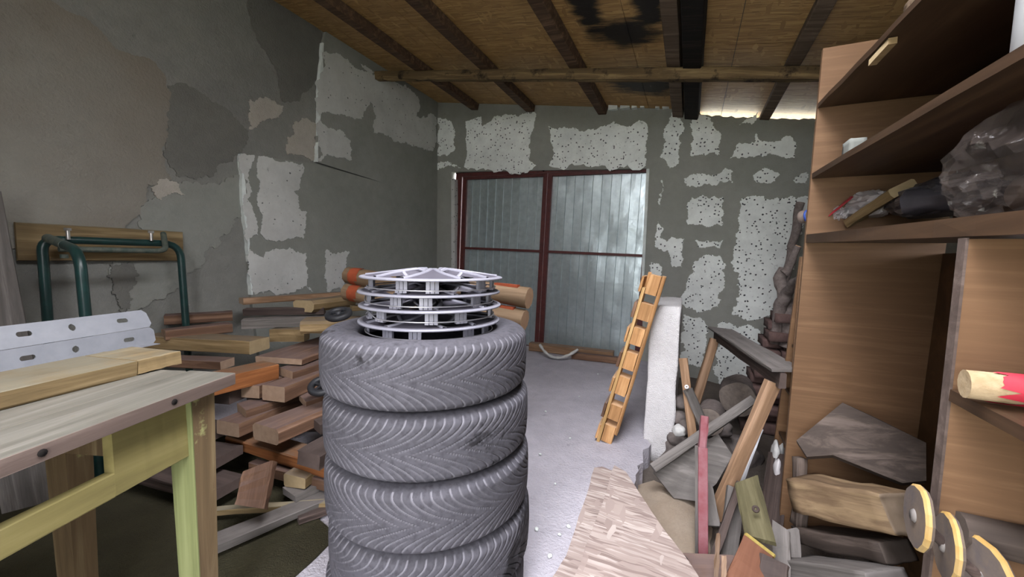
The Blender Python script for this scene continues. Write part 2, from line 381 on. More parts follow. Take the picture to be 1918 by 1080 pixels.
def m_rubber():
    m, nt, b = newmat('dusty_rubber'); v = coords(nt)
    at = N(nt, 'ShaderNodeAttribute'); at.attribute_name = 'groove'
    n1 = noise_n(nt, v, 4, 5, .65); n2 = noise_n(nt, v, 70, 3)
    c = mixc(nt, mask(nt, n1, .3, .7), srgb('#414045'), srgb('#4f4e54'))
    c = mixc(nt, mask(nt, n2, .45, .75), c, srgb('#37363b'))
    c = mixc(nt, at.outputs['Fac'], c, srgb('#727177'))
    n3 = noise_n(nt, v, 2.6, 6, .7, .6); c = mixc(nt, mask(nt, n3, .62, .67), c, srgb('#242326'))
    n4 = noise_n(nt, v, 60, 2); c = mixc(nt, mask(nt, n4, .80, .82), c, srgb('#d8d8da'))
    L(nt, c, b.inputs['Base Color']); b.inputs['Roughness'].default_value = .85; b.inputs['Specular IOR Level'].default_value = .25
    bump(nt, b, n2, .2, .003); return m
M['rubber'] = m_rubber()

# ------------------------------------------------------------------ shared shapes
def plank(Ln, w_, h, seed=0, j=.0025, bev=.004, seg=6, taper=0.0, cut=(0, 0)):
    """sawn timber along +x from a corner at the origin: worn arrises, slightly uneven faces, cut ends skewed by `cut`"""
    r = random.Random(seed); mb = MB(); prof = [(bev, 0), (w_ - bev, 0), (w_, bev), (w_, h - bev), (w_ - bev, h), (bev, h), (0, h - bev), (0, bev)]
    vs = []; fs = []
    off = [(r.uniform(-j, j), r.uniform(-j, j)) for _ in range(8)]
    for i in range(seg + 1):
        t = i / seg; k = 1 - taper * t
        for q, (y, z) in enumerate(prof):
            x = t * Ln + (1 - t) * cut[0] * (y / w_ - .5) + t * cut[1] * (y / w_ - .5)
            vs.append((x, (y - w_ / 2) * k + w_ / 2 + off[q][0] + r.uniform(-j, j) * .6, (z - h / 2) * k + h / 2 + off[q][1] + r.uniform(-j, j) * .6))
    for i in range(seg):
        for q in range(8): fs.append((i * 8 + q, i * 8 + (q + 1) % 8, (i + 1) * 8 + (q + 1) % 8, (i + 1) * 8 + q))
    fs.append(tuple(reversed(range(8)))); fs.append(tuple(seg * 8 + q for q in range(8)))
    return mb.add(vs, fs)

# ------------------------------------------------------------------ structure: floor, ground, walls, roof
SL = .165
def zr(X): return 3.20 - SL * (X + 3.2)
XW = -3.209      # face of the insulation on the left wall
XL = -3.25       # old plaster behind it

def slab_floor():
    r = random.Random(3); edge = []
    y = -.9
    while y < 4.58:
        bite = .03 * math.sin(y * 3.1) + r.uniform(-.018, .018)
        edge.append((-.205 + bite, y)); y += .05
    edge.append((-.205, 4.58))
    loop = [(XL, -.9)] + edge + [(XL, 4.58)]
    mb = MB(); mb.prism([loop], lambda u, v, w_: Vector((u, v, w_ - .14)), .14)
    return tag(mb.build('floor', M['concrete']), 'rough pale concrete slab floor with a broken right edge', 'floor', kind='structure')
slab_floor()
def ground():
    n = 40; vs = []; fs = []
    for i in range(n + 1):
        for k in range(n + 1):
            x = -.35 + 1.4 * i / n; y = -.9 + 5.5 * k / n
            vs.append((x, y, -.13 + .03 * noise.noise(Vector((x * 4, y * 4, 0))) + .012 * noise.noise(Vector((x * 15, y * 15, 3)))))
    for i in range(n):
        for k in range(n): a = i * (n + 1) + k; fs.append((a, a + n + 1, a + n + 2, a + 1))
    mb = MB().add(vs, fs, True)
    return tag(mb.build('floor', M['earth']), 'lower earth floor along the shelves right of the slab', 'floor', kind='structure')
ground()
mb = MB().box((-30, -30, -.35), (30, 30, -.22)); tag(mb.build('outdoor_ground', M['grass']), 'pale ground outside the shed', 'ground', kind='structure')

# back wall
r = random.Random(5)
top = []
X = 1.25
while X > .06: top.append((X, zr(X) - .060 + r.uniform(-.010, .010))); X -= .035
top += [(.03, zr(.03) - .05), (.0, zr(0) - .002), (-3.45, zr(-3.45) - .002)]
outer = [(-3.45, -.4), (-2.955, -.4), (-2.99, 2.265), (-.445, 2.115), (-.44, -.4), (1.25, -.4)] + top
mb = MB(); mb.prism([outer], lambda u, v, w_: Vector((u, 4.5 + w_, v)), .10)
wall_back = tag(mb.build('wall_back', M['mortar_warm']), 'back wall smeared with grey mortar between white foam boards', 'wall', kind='structure')

def patch(px, plane, mat, name, parent, t=.005, seed=0, amp=.13, depth=5):
    if plane == 'back': pts = [(lambda p: (p.x, p.z))(ony(x, y, 4.5)) for x, y in px]; fn = lambda u, v, w_: Vector((u, 4.5 - w_ + .001, v))
    elif plane == 'old': pts = [(lambda p: (p.y, p.z))(onx(x, y, XL)) for x, y in px]; fn = lambda u, v, w_: Vector((XL + w_ - .001, u, v))
    else: pts = [(lambda p: (p.y, p.z))(onx(x, y, XW)) for x, y in px]; fn = lambda u, v, w_: Vector((XW + w_ - .001, u, v))
    mb = MB(); mb.prism([ragged(pts, depth, amp, seed)], fn, t)
    return mb.build(name, mat, parent)
def c3(l): return [(800 + x / 3.177, 180 + y / 3.177) for x, y in l]
def c4(l): return [(1180 + x / 3.375, 180 + y / 3.375) for x, y in l]
back = [
 c3([(62, 130), (110, 130), (150, 165), (168, 230), (165, 320), (130, 345), (62, 350)]),
 c3([(58, 400), (150, 410), (200, 428), (60, 436)]),
 c3([(230, 150), (270, 140), (320, 120), (330, 180), (380, 150), (400, 120), (460, 110), (640, 95), (650, 110), (630, 200), (605, 300), (610, 380), (650, 412), (222, 424), (240, 330), (230, 250)]),
 c3([(720, 180), (850, 190), (1000, 200), (1110, 150), (1160, 175), (1215, 180), (1260, 140), (1310, 170), (1315, 210), (1300, 290), (1303, 410), (728, 415), (755, 340), (735, 260)]),
 c4([(270, 100), (320, 150), (345, 205), (315, 250), (310, 350), (300, 430), (250, 455), (195, 390), (215, 300), (235, 180)]),
 c4([(390, 110), (470, 120), (530, 200), (575, 240), (565, 370), (460, 370), (380, 375), (400, 270), (385, 200)]),
 c4([(690, 180), (810, 95), (800, 150), (770, 180)]),
 c4([(630, 395), (665, 340), (690, 290), (790, 290), (800, 235), (830, 280), (1030, 265), (1050, 330), (1040, 390), (960, 385), (890, 360), (740, 390)]),
 c4([(340, 520), (400, 490), (560, 490), (600, 455), (650, 480), (650, 550), (380, 575)]),
 c4([(775, 505), (850, 450), (900, 470), (945, 490), (915, 540), (800, 545)]),
 c4([(1030, 530), (1080, 490), (1120, 480), (1115, 550), (1050, 550)]),
 c4([(390, 640), (590, 640), (580, 700), (595, 740), (580, 820), (480, 830), (360, 800), (360, 700)]),
 [(1388, 372), (1405, 367), (1450, 371), (1510, 367), (1505, 420), (1490, 480), (1480, 540), (1472, 590), (1420, 598), (1375, 590), (1372, 500), (1378, 440), (1386, 400)],
 [(1233, 414), (1242, 426), (1236, 444), (1250, 453), (1257, 444), (1282, 447), (1278, 467), (1278, 500), (1258, 498), (1252, 470), (1227, 462), (1230, 430)],
 [(1239, 337), (1242, 346), (1237, 384), (1233, 381)],
 c4([(415, 910), (470, 920), (590, 910), (570, 960), (430, 950)]),
 [(1300, 490), (1320, 478), (1350, 480), (1355, 520), (1345, 575), (1300, 580), (1278, 570), (1285, 530)],
 [(1279, 588), (1312, 595), (1326, 610), (1323, 639), (1318, 686), (1272, 680)],
 [(1344, 607), (1356, 601), (1381, 613), (1400, 607), (1425, 620), (1430, 650), (1420, 690), (1395, 720), (1385, 735), (1360, 755), (1350, 762), (1338, 745), (1345, 720), (1335, 690), (1345, 650)],
 [(1220, 490), (1240, 500), (1235, 520), (1222, 520)],
]
for i, p in enumerate(back): patch(p, 'back', M['foam_speck' if i in (8, 9, 10, 11, 12, 15, 16, 17, 18) else 'foam'], 'foam_patch', wall_back, seed=i + 1, amp=.09 if i in (2, 3) else .13)
for i, (x0, x1, y0, y1) in enumerate(((1141, 1158, 196, 209), (1163, 1181, 194, 207), (1184, 1194, 196, 206), (1200, 1208, 195, 205), (1228, 1236, 195, 206), (1241, 1258, 194, 205))):
    a = ony(x0, y1, 4.5); b = ony(x1, y0, 4.5)
    MB().box((a.x, 4.44, a.z), (b.x, 4.52, b.z)).build('foam_offcut', M['foam_edge'], wall_back)
# foam reveal around the gate opening
MB().box((-2.955, 4.49, .0), (-2.90, 4.57, 2.2), Matrix.Rotation(math.radians(-.7), 4, 'Y')).build('foam_reveal', M['foam_dirty'], wall_back)
MB().box((-.475, 4.485, .85), (-.445, 4.57, 2.11)).build('foam_reveal', M['foam_edge'], wall_back)

# left wall
mb = MB(); mb.box((XL - .25, -1.1, -.1), (XL, 4.7, zr(XL) + .03))
wall_left = tag(mb.build('wall_left', M['plaster']), 'left wall of patchy old grey and beige plaster', 'wall', kind='structure')
# two courses of insulation board proud of the old plaster, smeared with mortar
def yz(x, y): p = onx(x, y, XW); return (p.y, p.z)
up_b = [yz(605, 80), yz(594, 303)] + [(4.5, 1.90), (4.5, zr(XW)), (2.72, zr(XW))]
lo_b = [yz(452, 288), yz(472, 560), (2.02, .2), (4.5, .2), (4.5, 1.925), yz(590, 306)]
for lp, tt in ((up_b, .0), (lo_b, -.003)):
    MB().prism([lp], lambda u, v, w_: Vector((XL + w_ - .001, u, v)), XW - XL + tt).build('insulation_board', M['mortar'], wall_left)
for e0, e1 in (((605, 80), (594, 303)), ((452, 288), (472, 552))):
    a = yz(*e0); b = yz(*e1)
    MB().prism([ragged([(a[0] - .006, a[1]), (a[0] + .008, a[1]), (b[0] + .008, b[1]), (b[0] - .006, b[1])], 5, .015, 3)], lambda u, v, w_: Vector((XL + w_ - .001, u, v)), XW - XL + .004).build('foam_edge_strip', M['foam_edge'], wall_left)
def c5(l): return [(400 + x / 3.0, 200 + y / 3.0) for x, y in l]
left = [
 [(603, 98), (625, 100), (650, 110), (668, 128), (680, 133), (700, 142), (737, 150), (760, 160), (782, 180), (787, 200), (780, 220), (793, 217), (817, 220), (818, 257), (810, 283), (780, 273), (753, 267), (723, 253), (700, 248), (702, 213), (695, 190), (687, 200), (677, 223), (657, 220), (640, 213), (617, 210), (598, 217)],
 [(598, 225), (612, 238), (640, 245), (655, 262), (657, 300), (640, 295), (615, 290), (596, 302)],
 c5([(250, 280), (330, 285), (430, 310), (500, 320), (510, 345), (485, 400), (480, 460), (450, 475), (475, 500), (475, 570), (525, 590), (520, 660), (505, 740), (440, 740), (380, 755), (290, 745), (270, 720), (270, 600), (250, 560), (245, 480), (245, 350)]),
 c5([(158, 262), (225, 270), (210, 340), (190, 400), (215, 480), (190, 520), (220, 580), (245, 650), (250, 720), (192, 755), (168, 500)]),
 c5([(200, 800), (280, 850), (290, 815), (370, 800), (430, 790), (520, 820), (525, 900), (530, 960), (525, 1010), (560, 1040), (230, 1055), (210, 990)]),
 c5([(630, 805), (760, 810), (745, 870), (750, 960), (720, 1020), (640, 1040), (620, 960)]),
 [(675, 120), (690, 128), (705, 138), (690, 136)],
]
for i, p in enumerate(left): patch(p, 'ins', M['foam_dirty'], 'foam_patch', wall_left, seed=40 + i, amp=.12)
patch([(-260, -160), (60, -20), (125, 22), (160, 34), (200, 72), (215, 92), (240, 100), (290, 118), (310, 150), (312, 235), (303, 290), (320, 335), (296, 350), (275, 345), (262, 400), (230, 440), (150, 470), (-260, 520)], 'old', M['plaster_beige'], 'plaster_coat', wall_left, .012, 60, .09, 5)
patch([(463, 190), (500, 183), (530, 200), (515, 222), (490, 226), (480, 240), (466, 242)], 'old', M['plaster_pale'], 'plaster_patch', wall_left, .009, 61, .15)
patch([(538, 290), (535, 270), (556, 228), (575, 222), (592, 232), (592, 300), (570, 293)], 'old', M['plaster_pale'], 'plaster_patch', wall_left, .009, 62, .15)
patch([(455, -30), (470, 50), (490, 90), (520, 145), (528, 190), (560, 190), (600, 150), (604, 70), (540, -30)], 'old', M['plaster_dark'], 'plaster_coat', wall_left, .008, 63, .08, 5)
patch([(313, 160), (340, 155), (420, 200), (465, 245), (450, 290), (400, 330), (330, 330), (306, 285), (314, 235)], 'old', M['plaster_dark'], 'plaster_coat', wall_left, .008, 64, .1, 5)
patch([(268, 385), (330, 345), (450, 330), (455, 400), (380, 480), (300, 560), (240, 590), (210, 530), (205, 500), (240, 470)], 'old', M['mortar'], 'plaster_coat', wall_left, .010, 65, .12, 5)
patch([(280, 352), (300, 335), (330, 342), (345, 365), (318, 362), (300, 375)], 'old', M['plaster_pale'], 'plaster_patch', wall_left, .016, 66, .15)
patch([(205, 495), (240, 490), (248, 560), (225, 590), (210, 540)], 'old', M['plaster_dark'], 'plaster_patch', wall_left, .016, 67, .15)

# right wall: boards with a slit of daylight behind the shelves
mb = MB(); mb.box((1.02, -1.1, -.4), (1.14, 4.5, 1.165)); mb.box((1.02, -1.1, 1.245), (1.14, 4.5, zr(1.02) - .01)); mb.box((1.02, -1.1, 1.16), (1.14, .9, 1.25)); mb.box((1.02, 2.2, 1.16), (1.14, 4.5, 1.25))
wall_right = tag(mb.build('wall_right', M['mortar_warm']), 'right wall behind the shelves, mostly hidden', 'wall', kind='structure')
# front wall beside and above the wide entrance the camera stands in
mb = MB(); mb.box((-3.5, -1.0, -.1), (-.58, -.86, zr(-.58))); mb.box((-3.5, -1.0, zr(-.58)), (-2.0, -.86, zr(-2.0))); mb.box((.22, -1.0, -.4), (1.14, -.86, zr(1.14)))
tag(mb.build('wall_front', M['mortar_warm']), 'front wall around the entrance behind the viewpoint', 'wall', kind='structure')

# roof
al = math.atan(SL)
RM = Matrix.Translation((-3.2, 0, 3.20)) @ Matrix.Rotation(al, 4, 'Y')
ceiling = empty('ceiling', RM, 'low sloping ceiling of brown strand board on dark rafters', 'ceiling', kind='structure')
ca = math.cos(al)
def lx(X): return (X + 3.2) / ca
for i, (a, b) in enumerate(((-3.5, -2.19), (-2.19, -.94), (-.94, -.48), (-.48, .22), (.22, 1.3))):
    for (y0, y1) in (((-1.1, -.4) if i == 3 else (-1.1, .72)), ((1.5, 3.21) if i == 3 else (.72, 3.21)), (3.21, 4.98)):  # one bay left open out of view, added to brighten floor and back wall
        MB().box((lx(a) + .002, y0 + .002, 0), (lx(b) - .002, y1 - .002, .012)).build('osb_sheet', M['osb'], ceiling)
MB().box((lx(-3.7), -1.1, .013), (lx(-.94), 5.02, .05)).box((lx(-.94), -1.1, .013), (lx(-.48), 5.02, .05)).box((lx(-.48), -1.1, .013), (lx(.22), -.4, .05)).box((lx(-.48), 1.5, .013), (lx(.22), 5.02, .05)).box((lx(.22), -1.1, .013), (lx(1.5), 5.02, .05)).build('roof_covering', M['roofskin'], ceiling)
for i, (X, w_, mt, hh) in enumerate(((-2.62, .10, 'rafter', .085), (-1.84, .105, 'rafter', .085), (-.965, .10, 'rafter', .085), (-.175, .10, 'rafter_grey', .085), (-.045, .13, 'rafter_black', .10), (.60, .085, 'rafter_grey', .085), (-3.38, .1, 'rafter', .085))):
    p = plank(3.42, w_, hh, i, .004, .006, 10)
    p.build('rafter', M[mt], ceiling, Matrix.Translation((lx(X) + w_ / 2, 1.52, -hh)) @ Matrix.Rotation(PI / 2, 4, 'Z'))
p = plank(lx(1.0) - .02, .075, .085, 99, .006, .008, 40)
p.build('cross_beam', M['beam'], ceiling, Matrix.Translation((.0, 3.33, -.085 - .088)))

# ------------------------------------------------------------------ gate: door_1
DM = Matrix.Translation((-1.69, 4.60, .02)) @ Matrix.Rotation(math.radians(1.7), 4, 'Y')
door = empty('door_1', DM, 'double gate of galvanised corrugated sheet in a maroon steel frame', 'gate', kind='structure')
def door_leaf(x0, x1, ribs, seed):
    z0, z1 = -.05, 2.14; f = .035; r = random.Random(seed)
    leaf = empty('gate_leaf', Matrix.Identity(4), parent=door)
    n = ribs; pw = (x1 - x0) / n; pts = []
    for k in range(n):
        a = x0 + k * pw
        pts += [(a, 0), (a + pw * .40, 0), (a + pw * .86, .0), (a + pw * .89, -.013), (a + pw * .95, -.013), (a + pw * .98, 0)]
    pts.append((x1, 0)); nz = 24; vs = []; fs = []; m = len(pts)
    for q in range(nz + 1):
        z = z0 + (z1 - z0) * q / nz
        for (x, y) in pts: vs.append((x, y + .012 * noise.noise(Vector((x * 1.6, z * 1.7, seed))) + .004 * noise.noise(Vector((x * 7, z * 5, seed + 9))), z))
    for q in range(nz):
        for k in range(m - 1): a = q * m + k; fs.append((a, a + 1, a + m + 1, a + m))
    MB().add(vs, fs, False).build('corrugated_sheet', M['zinc'], leaf)
    for nm, lo, hi in (('frame_post', (x0 - .02, -.045, z0), (x0 + f, -.012, z1)), ('frame_post', (x1 - f, -.045, z0), (x1 + .02, -.012, z1)),
                   ('frame_rail', (x0 + f, -.044, z1 - .035), (x1 - f, -.013, z1)), ('frame_rail', (x0 + f, -.044, z0), (x1 - f, -.013, z0 + .03)), ('cross_rail', (x0 + f, -.044, 1.175), (x1 - f, -.013, 1.205))):
        MB().box(lo, hi).build(nm, M['maroon'], leaf)
door_leaf(-1.19, -.022, 10, 1)
door_leaf(.022, 1.205, 11, 2)
MB().box((-1.27, -.06, 2.142), (1.26, -.0, 2.19)).box((-1.345, -.02, 2.19), (1.325, 0, 2.37)).build('frame_head', M['maroon'], door)
MB().box((-1.34, -.02, .0), (-1.222, .0, 2.3)).box((-1.262, -.05, .0), (-1.222, -.02, 2.14)).build('frame_jamb', M['maroon'], door)
MB().box((1.226, -.02, .0), (1.32, .0, 2.3)).box((1.226, -.05, .0), (1.252, -.02, 2.14)).build('frame_jamb', M['maroon'], door)
MB().tube([(-.05, -.075, 2.16), (-.02, -.085, 2.21), (.03, -.075, 2.18)], .012, 8).build('latch', M['rafter_black'], door)

# ------------------------------------------------------------------ tyres and wheel covers
def tyre_mesh():
    NT = 1000; hw = .0895
    prof = [(.197, -.050, 0), (.200, -.068, 0), (.214, -.079, 0), (.222, -.082, 0), (.226, -.080, 0), (.245, -.0875, 0), (.268, -hw, 0), (.284, -.0865, 0), (.297, -.0815, 0)]
    tread = []
    for i in range(61):
        z = -.078 + .156 * i / 60; a = abs(z) / .078
        tread.append((.3155 - .004 * a ** 2 - .0095 * max(0, a - .80) / .2 * max(0, (a - .80) / .2), z, 1))
    up_ = [(r_, -z, 0) for (r_, z, _) in reversed(prof)]
    P_ = prof + tread + up_
    pitch = 2 * PI / 40; vs = []; att = []
    for (r_, z, t) in P_:
        a = abs(z) / .078; sw = .40 * max(0, 1 - a) ** 1.9
        for j in range(NT):
            th = 2 * PI * j / NT; g = 0.0
            if t:
                ph = ((th + sw) / pitch + (.5 if z < 0 else 0)) % 1.0
                e = abs(ph - .5); g = max(0, min(1, (.066 - e) / .026))
                if a > .12 and a < .16: pass
                if a > .40:
                    e2 = min(ph, 1 - ph); g = max(g, .6 * min(1, (a - .4) * 8) * max(0, min(1, (.06 - e2) / .025)))
                if a < .05: g *= .35
            rr = r_ - .004 * g
            if not t and r_ > .28: rr += .0012 * math.sin(th * 88)
            vs.append((rr * math.cos(th), rr * math.sin(th), z)); att.append(g)
    fs = []; n = len(P_)
    for i in range(n - 1):
        for j in range(NT): fs.append((i * NT + j, i * NT + (j + 1) % NT, (i + 1) * NT + (j + 1) % NT, (i + 1) * NT + j))
    # inner lining so the casing has thickness
    b = len(vs); inn = [(.197, .050), (.212, .066), (.262, .074), (.296, .058), (.300, 0), (.296, -.058), (.262, -.074), (.212, -.066), (.197, -.050)]
    m = 77
    for (r_, z) in inn:
        for j in range(m): th = 2 * PI * j / m; vs.append((r_ * math.cos(th), r_ * math.sin(th), z)); att.append(0)
    for i in range(len(inn) - 1):
        for j in range(m): fs.append((b + i * m + j, b + i * m + (j + 1) % m, b + (i + 1) * m + (j + 1) % m, b + (i + 1) * m + j))
    me = bpy.data.meshes.new('tyre'); me.from_pydata(vs, [], fs); me.polygons.foreach_set('use_smooth', [True] * len(fs))
    at = me.attributes.new('groove', 'FLOAT', 'POINT'); at.data.foreach_set('value', att)
    me.materials.append(M['rubber']); return me
TY = tyre_mesh(); tlab = ['topmost dusty grey tyre of the stack, carrying the wheel covers', 'second tyre from the top of the stack', 'third tyre from the top of the stack', 'lowest visible tyre of the stack, cut by the picture edge', 'tyre at the very bottom of the stack, resting on the floor']
TX, TYY = -.742, 1.005; pitch_z = .1812
offs = [(-.008, .0), (.0, .002), (.009, -.004), (.014, .003), (.0, .0)]
for i in range(5):
    o = bpy.data.objects.new('car_tyre', TY); COL.objects.link(o)
    o.location = (TX + offs[i][0], TYY + offs[i][1], .908 - pitch_z * (i + .5)); o.rotation_euler = ((PI if i == 2 else 0), 0, [.0, 1.3, 2.2, 4.1, 5.0][i])
    tag(o, tlab[i], 'tyre', 'stack of car tyres')

def cover_parts():
    R = .218; parts = []
    rim = MB().lathe([(R, -.004), (R, .0), (R - .003, .002), (R - .015, .0035), (R - .017, .001), (R - .014, -.004)], 80, closed=True)
    parts.append(('rim_ring', rim, 'silver'))
    # dished face with five slots
    nr, nt = 14, 150; vs = []; fs = []
    def h(r_, th):
        t = 1 - r_ / (R - .015); s = math.cos(5 * th)
        return .002 + .027 * (t ** .75) * (.72 + .28 * s) - (.010 if r_ < .045 else 0) - .012 * max(0, -s) * math.sin(PI * min(1, t)) 
    for k in range(nr + 1):
        r_ = .0 + (R - .015) * k / nr
        for j in range(nt): th = 2 * PI * j / nt; vs.append((r_ * math.cos(th), r_ * math.sin(th), h(r_, th)))
    for k in range(nr):
        for j in range(nt):
            rm = (k + .5) / nr; fr = ((j + .5) / nt * 5) % 1.0
            if .55 < rm < .80 and .34 < fr < .66: continue
            a = k * nt + j; b = k * nt + (j + 1) % nt
            fs.append((a, b, b + nt, a + nt))
    parts.append(('face_plate', MB().add(vs, fs, True), 'silver_dark'))
    for k in range(5):
        for s in (-1, 1):
            c = 2 * PI * k / 5; pts = []
            for q in range(9):
                t = q / 8; r_ = .03 + (R - .043) * t; th = c + s * (.10 + .30 * t ** 1.3)
                pts.append((r_, th))
            m = MB(); vv = []; ff = []
            for (r_, th) in pts:
                z = h(min(r_, R - .016), th) + .0025; w2 = .011 / max(r_, .03)
                vv += [(r_ * math.cos(th - w2 * .6), r_ * math.sin(th - w2 * .6), z - .004), (r_ * math.cos(th - w2 * .5), r_ * math.sin(th - w2 * .5), z + .002), (r_ * math.cos(th + w2 * .5), r_ * math.sin(th + w2 * .5), z + .002), (r_ * math.cos(th + w2 * .6), r_ * math.sin(th + w2 * .6), z - .004)]
            for q in range(8):
                for e in range(3): ff.append((q * 4 + e, q * 4 + e + 1, q * 4 + e + 5, q * 4 + e + 4))
            parts.append(('spoke_trim', m.add(vv, ff, True), 'silver'))
        # U-shaped bright lip at the inner end of each slot
        c2 = 2 * PI * (k + .5) / 5; vv = []; ff = []
        for q in range(9):
            th = c2 - .30 + .60 * q / 8; 
            for (dr, dz) in ((-.006, 0), (-.004, .004), (.004, .004), (.006, 0)):
                r_ = .104 + dr; vv.append((r_ * math.cos(th), r_ * math.sin(th), h(r_, th) + .001 + dz))
        for q in range(8):
            for e in range(3): ff.append((q * 4 + e, q * 4 + e + 1, q * 4 + e + 5, q * 4 + e + 4))
        parts.append(('slot_lip', MB().add(vv, ff, True), 'silver'))
    for k in range(10):
        a0 = 2 * PI * (k + .3 * (k % 2)) / 10; m = MB()
        for s in (-1, 0, 1):
            a = a0 + s * .062; M_ = Matrix.Rotation(a, 4, 'Z') @ Matrix.Translation((R - .030, 0, 0))
            m.box((-.004, -.0052, -.037), (.004, .0052, -.004), M_); m.box((.003, -.0052, -.037), (.008, .0052, -.030), M_)
        parts.append(('clip', m, 'silver'))
    ring = [((R - .022) * math.cos(2 * PI * i / 60), (R - .022) * math.sin(2 * PI * i / 60), -.030 + (.016 * math.exp(-((i - 33) / 1.6) ** 2))) for i in range(61)]
    parts.append(('retaining_wire', MB().tube(ring, .0019, 6, False), 'wire'))
    return parts
cl = ['topmost silver wheel cover, its spoked face open to view', 'second silver wheel cover from the top of the pile', 'third silver wheel cover from the top of the pile', 'lowest silver wheel cover, lying on the top tyre']
protos = None
for i, (z, rz) in enumerate(((1.058, -.95), (1.014, .25), (.973, .75), (.9245, .1))):
    root = empty('wheel_cover', Matrix.Translation((TX + .006 + (.004, -.004, 0, -.004)[i], TYY, z)) @ Matrix.Rotation(rz, 4, 'Z'), cl[i], 'wheel cover', 'pile of wheel covers')
    if protos is None: protos = [m.build(nm, M[mt], root) for nm, m, mt in cover_parts()]
    else:
        for p in protos: copy_obj(p, root)

# ------------------------------------------------------------------ timber placed by two corners
def bd(name, label, A, B, C, z, h, Ln, mat, seed=0, group='sawn timber pile', cat='board', j=.003, zB=None, cut=(0, 0), wmin=.05, bev=.004):
    a = onz(A[0], A[1], z) if not isinstance(A, Vector) else A
    b = onz(B[0], B[1], z if zB is None else zB) if not isinstance(B, Vector) else B
    d = b - a
    if isinstance(C, (int, float)): wd = abs(C); sgn = 1 if C > 0 else -1
    else:
        c = onz(C[0], C[1], z); x = d.normalized(); y = Vector((0, 0, 1)).cross(x).normalized(); q = (c - a).dot(y); wd = max(wmin, abs(q)); sgn = 1 if q > 0 else -1
    mb = plank(Ln or d.length, wd, h, seed, j, bev, cut=cut)
    Mx = frame(a, d)
    if sgn < 0: Mx = Mx @ Matrix.Translation((0, -wd, 0))
    o = mb.build(name, M[mat]); o.matrix_local = Mx
    return tag(o, label, cat, group)
L_ = 'timber_board'
# lower part of the pile
bd(L_, 'grey board lying on the floor beneath the pale square timber end', (554, 942), (609, 915), (520, 928), .06, .03, .5, 'lumber_grey', 1)
bd(L_, 'small pale square timber end poking out low beside the tyres', (572, 917), (600, 896), (540, 903.5), .092, .054, .35, 'lumber_pale', 2)
bd(L_, 'brown board low in the pile behind the tilted offcut', (465, 885), (545, 905), (446, 868), .075, .05, .5, 'lumber', 3)
bd(L_, 'long brown board slanting down towards the tyres, low in the pile', (423, 836), (629, 901), .11, .145, .055, 1.0, 'lumber_orange', 4)
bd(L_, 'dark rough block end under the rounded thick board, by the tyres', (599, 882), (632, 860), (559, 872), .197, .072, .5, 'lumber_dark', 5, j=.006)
bd(L_, 'thick board with a rounded pale end, lowest of the forward boards', (522, 835.6), (619, 791), (471, 822), .262, .074, .75, 'lumber', 6, bev=.012)
bd(L_, 'squat brown board end left of the thick round-ended board', (447.8, 819), (470, 809), (410, 809), .245, .068, .7, 'lumber', 7)
bd(L_, 'board end with a splintered top edge, just above the squat brown end', (466.7, 783.3), (533, 761), (438.9, 773), .302, .048, .65, 'lumber', 8, cut=(.03, 0))
bd(L_, 'wedge-shaped flat board end under the small black wheel', (582, 762), (618, 749), (537, 758), .326, .034, .5, 'lumber', 9, cut=(.05, 0))
bd(L_, 'board end showing a ring mark, middle of the pile front', (534.4, 753.3), (589, 729), (489, 749), .362, .078, .6, 'lumber', 10)
bd(L_, 'brown board end directly left of the ring-marked end', (486, 746.7), (541, 722.5), (452, 741), .362, .070, .6, 'lumber', 11)
bd(L_, 'orange-sided board running under the table corner', (493, 700), (440, 713), (533, 705.6), .432, .078, .75, 'lumber_orange', 12)
bd(L_, 'greyish board with a split end lying on the ring-marked board', (553, 711), (609, 693), (522, 704), .432, .050, .45, 'lumber', 13, cut=(.03, 0))
bd(L_, 'wide dusty board behind the split-ended board', (566, 684), (612, 666), .30, .488, .035, .6, 'lumber', 14)
bd(L_, 'long pale rough-sawn beam below the two stacked boards', (468, 663), (344, 656), (511, 652), .512, .076, .75, 'lumber_pale', 15)
bd(L_, 'mauve-brown board under the long pale beam', (440, 684), (345, 679), .10, .462, .050, .7, 'lumber', 16)
bd(L_, 'lower of two stacked boards by the green tube leg', (436, 622), (361, 631), -.10, .575, .062, .35, 'lumber', 17)
bd(L_, 'upper of two stacked boards by the green tube leg', (436, 600), (346, 606), -.10, .63, .064, .37, 'lumber', 18)
bd(L_, 'lower pale log slab with a knot, beside the top tyre', (562, 626.7), (612, 625), (545, 616), .615, .084, .34, 'lumber_pale', 19, bev=.018)
bd(L_, 'upper rounded log slab with a cracked end, beside the top tyre', (588, 585.7), (613, 582), (543, 583), .712, .082, .4, 'lumber_pale', 20, bev=.022)
bd(L_, 'short block between the long pale beam and the log slabs', (505, 640), (545, 640), .09, .53, .085, .22, 'lumber_pale', 21)
bd(L_, 'long thin brown plank across the top of the pile at the wall', (456, 570), (652, 556), .09, .74, .045, 1.0, 'pine', 22)
bd(L_, 'reddish board below the long thin plank', (455, 592), (560, 590), .08, .69, .050, .5, 'lumber_dark', 23)
bd(L_, 'grey dusty board behind the two stacked boards', (452, 617), (545, 612), .12, .62, .060, .55, 'lumber_grey', 24)
bd(L_, 'short yellow plank end beside the lowest wheel cover', (655, 559), (700, 556), .06, .79, .028, .35, 'lumber_pale', 25)
bd(L_, 'pale plank end just above the top tyre, left of the wheel covers', (660, 582), (700, 580), .10, .735, .03, .35, 'lumber_pale', 26)
bd(L_, 'dark board in the shadow beside the table leg, upper one', (455, 850), (405, 842), .14, .15, .045, .5, 'lumber_dark', 27)
